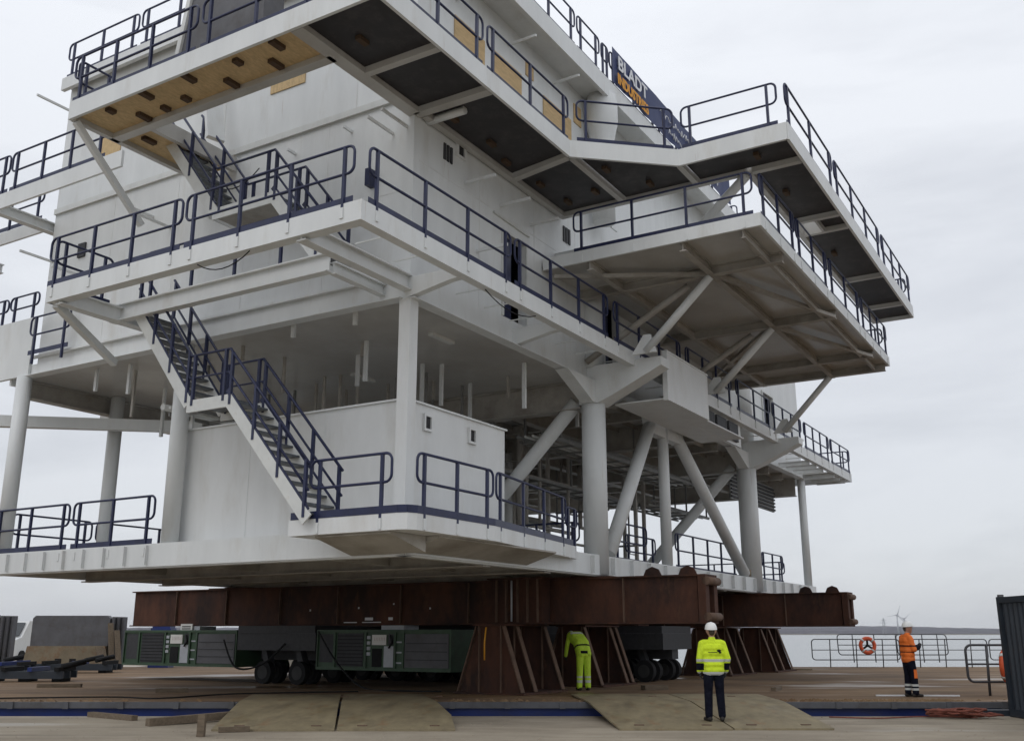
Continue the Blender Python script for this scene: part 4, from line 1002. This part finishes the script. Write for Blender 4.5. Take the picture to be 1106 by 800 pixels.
# ------------------------------------------------------------------ barge-edge fence panels and lifebuoys
def fence_panel(x0, x1, y, z0, h, label, grp='barrier panels at the far barge edge', lean=0, r=.024, posts=3):
    t = thing('barrier_panel', ((x0+x1)/2, y, z0), 0, label, 'barrier', grp)
    t.rotation_euler = (R(lean), 0, 0)
    w = (x1-x0)/2; d = Vector((1, 0, 0)); Zv = Vector((0, 0, 1)); rr_ = .15; hp = math.pi/2
    B = h*.27
    pts = arc(Vector((-w+rr_, 0, h-rr_)), rr_, math.pi, hp, d, Zv)+arc(Vector((w-rr_, 0, h-rr_)), rr_, hp, 0, d, Zv)+arc(Vector((w-rr_, 0, B+rr_)), rr_, 0, -hp, d, Zv)+arc(Vector((-w+rr_, 0, B+rr_)), rr_, -hp, -math.pi, d, Zv)
    MB().path(pts, r, 6, closed=True).build('frame', 'fence', t)
    MB().tube((-w, 0, h*.62), (w, 0, h*.62), r*.8, n=6).build('mid_rail', 'fence', t)
    for i in range(posts):
        x = -w*.6+1.2*w*i/(posts-1); MB().tube((x, 0, 0), (x+.04, 0, h), r, n=6).build('post', 'fence', t)
    return t
fence_panel(13.5, 17.45, 46.6, ZD, 1.22, 'leftmost dark rail panel standing on the far barge edge')
fence_panel(17.55, 21.4, 46.6, ZD, 1.22, 'dark rail panel on the far barge edge behind the orange worker')
fence_panel(21.5, 25.4, 46.6, ZD, 1.22, 'rightmost dark rail panel on the far barge edge, near the container')
fence_panel(14.9, 18.2, 47.2, ZD+.2, 1.24, 'taller leaning rail panel behind the lifebuoy', lean=-6)
fence_panel(17.6, 19.9, 47.2, ZD+.2, 1.24, 'taller leaning rail panel behind the orange worker', lean=-6)
fence_panel(11.25, 13.7, 25.7, ZD, 1.2, 'near rail panel on the barge beside the blue container, lifebuoy on it', r=.032, posts=2, grp='near barrier')
def lifebuoy(c, rx, label):
    t = thing('lifebuoy', c, 0, label, 'lifebuoy', 'lifebuoys on the barriers'); t.rotation_euler = (R(90), 0, R(rx)); t.scale = (.86, .86, .86)
    m = MB(); pts = [(.36*math.cos(2*math.pi*k/28), .36*math.sin(2*math.pi*k/28), 0) for k in range(28)]
    m.path(pts, .1, 10, closed=True); ring = m.build('ring', 'lifeor', t)
    for k in range(4):
        a0 = math.pi/4+k*math.pi/2
        MB().path([(.36*math.cos(a0+d), .36*math.sin(a0+d), 0) for d in (-.13, 0, .13)], .108, 10).build('band', 'reflect', ring)
    m = MB()
    for a in (90, 215, 330): m.bar((0, 0, -.02), (.27*math.cos(R(a)), .27*math.sin(R(a)), -.02), .1, .05)
    m.build('bracket', 'black', t)
lifebuoy((15.95, 46.4, ZD+.95), 0, 'orange lifebuoy with black bracket hung on the far barge-edge panels')
lifebuoy((12.12, 25.5, ZD+.70), 52, 'orange lifebuoy on the near rail, half hidden by the blue container')

# ------------------------------------------------------------------ container at the right edge
OC = (10.52, 18.2, 0)
ct = thing('container', OC, 0, 'dark blue corrugated steel container at the right edge of the quay', 'container')
def cm(): return MB(OC)
x0, x1, y0, y1, zc1 = 10.52, 16.4, 18.0, 22.2, 2.46
m = cm(); m.box(x0+.06, x1, y0, y1-.06, .06, zc1-.05)
m.build('body', 'cont', ct)
m = cm(); y = y0+.1
while y < y1-.2: m.prism([(x0+.059, y), (x0+.01, y+.035), (x0+.01, y+.105), (x0+.059, y+.14)], .16, zc1-.14); y += .21
m.build('corrugation', 'cont', ct)
m = cm(); x = x0+.15
while x < x1-.2: m.prism([(x, y1-.061), (x+.14, y1-.061), (x+.105, y1-.01), (x+.035, y1-.01)], .16, zc1-.14); x += .21
m.build('corrugation', 'cont', ct)
for y in (y0-.0, y1-.1): cm().box(x0-.01, x0+.1, y, y+.11, .0, zc1).build('corner_post', 'cont', ct)
cm().box(x0-.015, x0+.058, y0+.115, y1-.105, .02, .155).build('bottom_rail', 'cont', ct)
cm().box(x0-.015, x0+.058, y0+.115, y1-.105, zc1-.13, zc1-.005).build('top_rail', 'cont', ct)
cm().box(x0+.02, x0+.12, y1-.09, y1-.0, zc1+.001, zc1+.05).build('corner_casting', 'greysteel', ct)
# blue skid beam in front of it
tag(MB().box(8.9, 11.4, 22.36, 22.6, .002, .12).build('skid_beam', 'cont'), 'dark blue steel beam lying at the foot of the container', 'beam')
# heap of red rope
rc = MB(); rg = random.Random(2)
for k in range(10):
    cx, cy, r0 = 9.3+rg.uniform(-.38, .38), 21.75+rg.uniform(-.12, .12), rg.uniform(.18, .42); z = .03+k*.013
    rc.path([(cx+r0*1.2*math.cos(2*math.pi*i/16)+rg.uniform(-.03, .03), cy+r0*.7*math.sin(2*math.pi*i/16), z+rg.uniform(0, .05)) for i in range(16)], .022, 5, closed=True)
tag(rc.build('rope_heap', 'rope'), 'untidy heap of red rope on the quay by the container', 'rope')

# ------------------------------------------------------------------ clutter on the left
def slab_stack(x0, x1, y, label, zt=2.45, split=True, lean=6):
    t = thing('steel_slab', ((x0+x1)/2, y, ZD), 0, label, 'steel slab', 'steel slabs stood on edge')
    O = ((x0+x1)/2, y, ZD); w = x1-x0; c = .12
    zl = ZD+.95 if split else ZD
    pl = [(x0+c, zl), (x1, zl), (x1, zt-.12), (x1-.12, zt), (x0+c+.12, zt), (x0+c, zt-.12)]
    MB(O).prism_v(pl, y, y+.35).build('upper_slab', 'greysteel', t)
    if split:
        MB(O).prism_v([(x0-.1, ZD+.002), (x1-.08, ZD+.002), (x1-.06, zl-.003), (x0+.06, zl-.003)], y-.12, y+.4).build('lower_slab', 'ochre', t)
        for xx in (x0+w*.38, x0+w*.56): MB(O).box(xx, xx+.28, y-.14, y-.121, ZD+.22, ZD+.42).build('slot', 'black', t)
    for k in range(3): MB(O).prism_v([(x1+.05+k*.14, ZD+.002), (x1+.15+k*.14, ZD+.002), (x1+.15+k*.14, zt-.05), (x1+.05+k*.14, zt-.05)], y+.1+k*.2, y+.9).build('rear_slab', 'greysteel', t)
slab_stack(-21.1, -17.6, 45.0, 'tall grey steel slab over an ochre block with two slots, on the left')
slab_stack(-27.5, -22.6, 45.2, 'dark grey steel slab cut off by the left edge of the view', split=False, zt=2.5)
for i, (x, l, lab) in enumerate(((-17.3, 1.9, 'tallest timber plank leaning on the grey slabs'), (-17.0, 1.6, 'timber plank leaning rightmost on the grey slabs'), (-17.65, .9, 'short thick timber leaning at the foot of the grey slabs'))):
    tag(MB((x, 44.7, ZD)).bar((x+.25, 44.3, ZD+.06), (x-.2, 44.85, ZD+l), .22 if l > 1 else .38, .07).build('timber_plank', 'timber'), lab, 'plank', 'leaning timbers').location = (x, 44.7, ZD)
def frame_heap(x, y, w, label, s):
    rg = random.Random(s); t = thing('mooring_frame', (x, y, ZD), 0, label, 'steel frame', 'blue mooring frames')
    for k in range(3): MB().box(-w/2, w/2, -.5+k*.5, -.42+k*.5, .1, .32).build('rail', 'cont', t)
    for k in range(5):
        xx = -w/2+w*k/4.3; MB().box(xx, xx+.14, -.6, .7, .321, .45).build('cross_member', 'blue' if k % 2 else 'black', t)
    for k in range(4): MB().box(-w/2+w*k/3.4, -w/2+w*k/3.4+.3, -.3, .4, .002, .1).build('foot', 'black', t)
    for k in range(3):
        a = rg.uniform(-w/2, w/2); MB().tube((a, -.2, .46), (a+.5, .3, .6), .09, n=10).build('roller', 'black', t)
frame_heap(-17.9, 40.5, 5.0, 'blue steel frame in front of the grey slabs', 1)
frame_heap(-15.9, 33.2, 3.6, 'low dark blue frame nearest the left edge', 2)
frame_heap(-19.6, 39, 3.0, 'dark blue frame at the far left behind the low one', 4)
# white van on the pier
vn = thing('van', (-27.3, 57.0, .15), 0, 'white van with a lit headlamp glimpsed between the steel slabs', 'van')
MB().prism_u([(-2.2, .35), (2.4, .35), (2.4, 2.2), (-.8, 2.2), (-1.5, 1.35), (-2.2, 1.2)], -.95, .95).build('body', 'whiteclean', vn)
MB().prism_u([(-.93, 2.1), (-1.52, 1.42), (-1.58, 1.44), (-.98, 2.12)], -.8, .8).build('windscreen', 'glass', vn)
for s in (-1, 1):
    MB().box(s*.75-.15, s*.75+.15, -2.26, -2.201, .85, 1.1).build('headlamp', 'lamp', vn)
    for y in (-1.4, 1.5): MB().path([(s*.97-.08, y, .33), (s*.97+.08, y, .33)], .33, 16).build('wheel', 'black', vn)
# blue box behind the leaning timbers
tag(MB((-15.6, 46.5, ZD)).box(-16.2, -15.3, 46.2, 47, ZD+.002, ZD+1.7).box(-16.15, -15.35, 46.25, 46.95, ZD+1.701, ZD+1.95).build('tool_chest', 'blue'), 'blue chest behind the leaning timbers left of the green power pack', 'chest').location = (-15.6, 46.5, ZD)
# loose timber and debris
def plank(p, q, w, h, label, mat='timber', nm='loose_timber', grp=None):
    p, q = Vector(p), Vector(q); c = (p+q)/2
    o = MB(c).bar(p, q, w, h).build(nm, mat); o.location = c; return tag(o, label, 'timber', grp)
plank((-6.9, 19.95, .07), (-5.0, 22.0, .12), .16, .14, 'thick timber beam lying against the left ramp', grp='loose timbers')
plank((-8.9, 22.2, .05), (-7.6, 21.2, .05), .14, .1, 'weathered plank lying by the quay edge at far left', grp='loose timbers')
plank((-5.3, 18.0, .0), (-5.3, 18.02, .36), .12, .12, 'short upright timber stub left of the ramp', grp='loose timbers')
plank((-5.2, 18.7, .05), (-4.7, 18.9, .05), .1, .09, 'small timber offcut at the left ramp corner', grp='loose timbers')
plank((3.55, 28.3, ZD+.06), (4.2, 28.5, ZD+.06), .3, .12, 'small wooden block on deck beside the second stool', grp='loose timbers')
plank((8.9, 25.6, ZD+.015), (10.9, 25.5, ZD+.015), .05, .03, 'thin white batten lying behind the orange worker', 'bannerwhite', 'batten')
plank((7.0, 44, ZD+.03), (12.5, 43.4, ZD+.03), .4, .05, 'pale board lying far back on the barge deck', 'ochre', 'board')
dk = MB(); rg = random.Random(9)                # dirt heaps along the barge edge
for k in range(420):
    x = rg.choice((rg.uniform(5.8, 10.2), rg.uniform(-13, 12))); y = 23.45+abs(rg.gauss(0, .25)); s = rg.uniform(.015, .075)
    a = rg.uniform(0, 3); pts = [(x+s*1.6*math.cos(a+i*2.1), y+s*math.sin(a+i*2.1), ZD+.001) for i in range(3)]
    dk.add(pts+[(x, y, ZD+s*.8)], [(0, 1, 3), (1, 2, 3), (2, 0, 3), (2, 1, 0)])
tag(dk.build('deck_dirt', 'mud'), 'clods of dirt along the barge edge', 'dirt', kind='stuff')
gr = MB(); rg = random.Random(10)
for k in range(500):
    x, y = rg.uniform(-11, 11), rg.uniform(15, 22.2); s = rg.uniform(.006, .022); a = rg.uniform(0, 3)
    gr.add([(x+s*1.6*math.cos(a+i*2.1), y+s*math.sin(a+i*2.1), .001) for i in range(3)]+[(x, y, s*.8)], [(0, 1, 3), (1, 2, 3), (2, 0, 3), (2, 1, 0)])
tag(gr.build('gravel', 'quay'), 'scattered grit on the concrete quay', 'gravel', kind='stuff')

# ------------------------------------------------------------------ small things that make the place used
def marks(parent, pts, u, off, mat='bannerwhite'):
    for (v, z, w, h) in pts: MB(off).box(u-.006, u-.001, v-w/2, v+w/2, z, z+h).build('paint_mark', mat, parent)
near_g = bpy.data.objects['steel_girder']
marks(near_g, [(19.9, 2.0, .5, .025), (19.1, 2.0, .7, .025), (19.2, 2.07, .3, .08), (18.4, 2.07, .16, .08), (21.5, 2.35, .05, .06), (19.6, 2.4, .05, .05), (18.3, 2.5, .05, .05), (17.0, 2.36, .05, .05)], 24.0-.31, (24.0, 8.75, 1.93))
def cable(pts, r, mat, label, cat='cable', grp=None, name='cable'):
    P = [Vector(p) for p in pts]; Q = []
    for i in range(len(P)-1):
        a, c = P[max(i-1, 0)], P[min(i+2, len(P)-1)]
        for k in range(6):
            t = k/6; p0, p1, p2, p3 = a, P[i], P[i+1], c
            Q.append(.5*((2*p1)+(-p0+p2)*t+(2*p0-5*p1+4*p2-p3)*t*t+(-p0+3*p1-3*p2+p3)*t**3))
    Q.append(P[-1]); o = Q[0]
    ob = MB(o).path(Q, r, 6).build(name, mat); ob.location = o
    return tag(ob, label, cat, grp)
cable([world(23.1, 20.6, 1.75), world(22.8, 19.6, .9), world(22.5, 18.4, .27), world(22.0, 16.8, .245), world(22.3, 15.6, .245)], .025, 'black', 'black hose trailing from the nearer green power pack to the front stool', 'hose', name='hose')
cable([world(23.0, 24.4, 1.5), world(22.8, 23.6, .7), world(22.9, 22.6, .8), world(23.1, 21.9, 1.4)], .03, 'black', 'black hose looping between the two green power packs', 'hose', name='hose')
cable([(-12.5, 24.3, ZD+.02), (-9.6, 24.9, ZD+.02), (-8.2, 24.4, ZD+.02), (-6.9, 26.2, ZD+.02), (-4, 27.2, ZD+.02)], .018, 'black', 'thin black cable lying across the barge deck left of the ramp')
cable([(9.6, 21.7, .02), (8.6, 22.0, .02), (7.5, 21.6, .02), (6.6, 21.9, .02)], .014, 'rope', 'loose red rope end running from the rope heap', 'rope', name='rope')
for i, (x, y, a, l, lab) in enumerate(((-9.2, 27.0, .3, .8, 'short timber lying on the deck left of the power packs'), (6.9, 27.6, 1.1, .7, 'short timber on the deck right of the ramp'), (-13.4, 29.5, .1, 1.2, 'timber lying beside the low blue frame'))):
    plank((x, y, ZD+.05), (x+l*math.cos(a), y+l*math.sin(a), ZD+.05), .14, .1, lab, grp='loose timbers')
# cable trays and lamps under the mid deck, pipes along the open bay
for (u, v) in ((18, 13.0), (20, 17)):
    mb().box(u, u+.9, v, v+.14, 8.38, 8.459).build('light_fitting', 'offwhite', mod)
# cables looped along the upper stair and walkway edge
for (p, q, sag) in (((14.2, 16.6, 11.6), (14.2, 15.0, 11.5), .35), ((12.4, 14.6, 8.6), (12.4, 13.2, 8.6), .22), ((16.5, 10.6, 8.6), (18.6, 10.6, 8.6), .2)):
    p, q = Vector(p), Vector(q); mb().path([p.lerp(q, k/8)-Vector((0, 0, sag*4*(k/8)*(1-k/8))) for k in range(9)], .012, 5).build('loose_cable', 'black', mod)

# thin coastal haze: pale air between here and the far shore
hz = MB().box(-7600, 7600, -200, 5600, -5, 95).build('haze', 'white'); hz.data.materials.clear()
hm = bpy.data.materials.new('haze_air'); hm.use_nodes = True; hn = hm.node_tree; hn.nodes.clear()
pv = hn.nodes.new('ShaderNodeVolumePrincipled'); pv.inputs['Color'].default_value = (.86, .9, .96, 1); pv.inputs['Density'].default_value = .00006; pv.inputs['Anisotropy'].default_value = .2
ho = hn.nodes.new('ShaderNodeOutputMaterial'); hn.links.new(pv.outputs[0], ho.inputs['Volume']); hz.data.materials.append(hm)
tag(hz, 'pale haze in the air over the water', 'haze', kind='stuff')
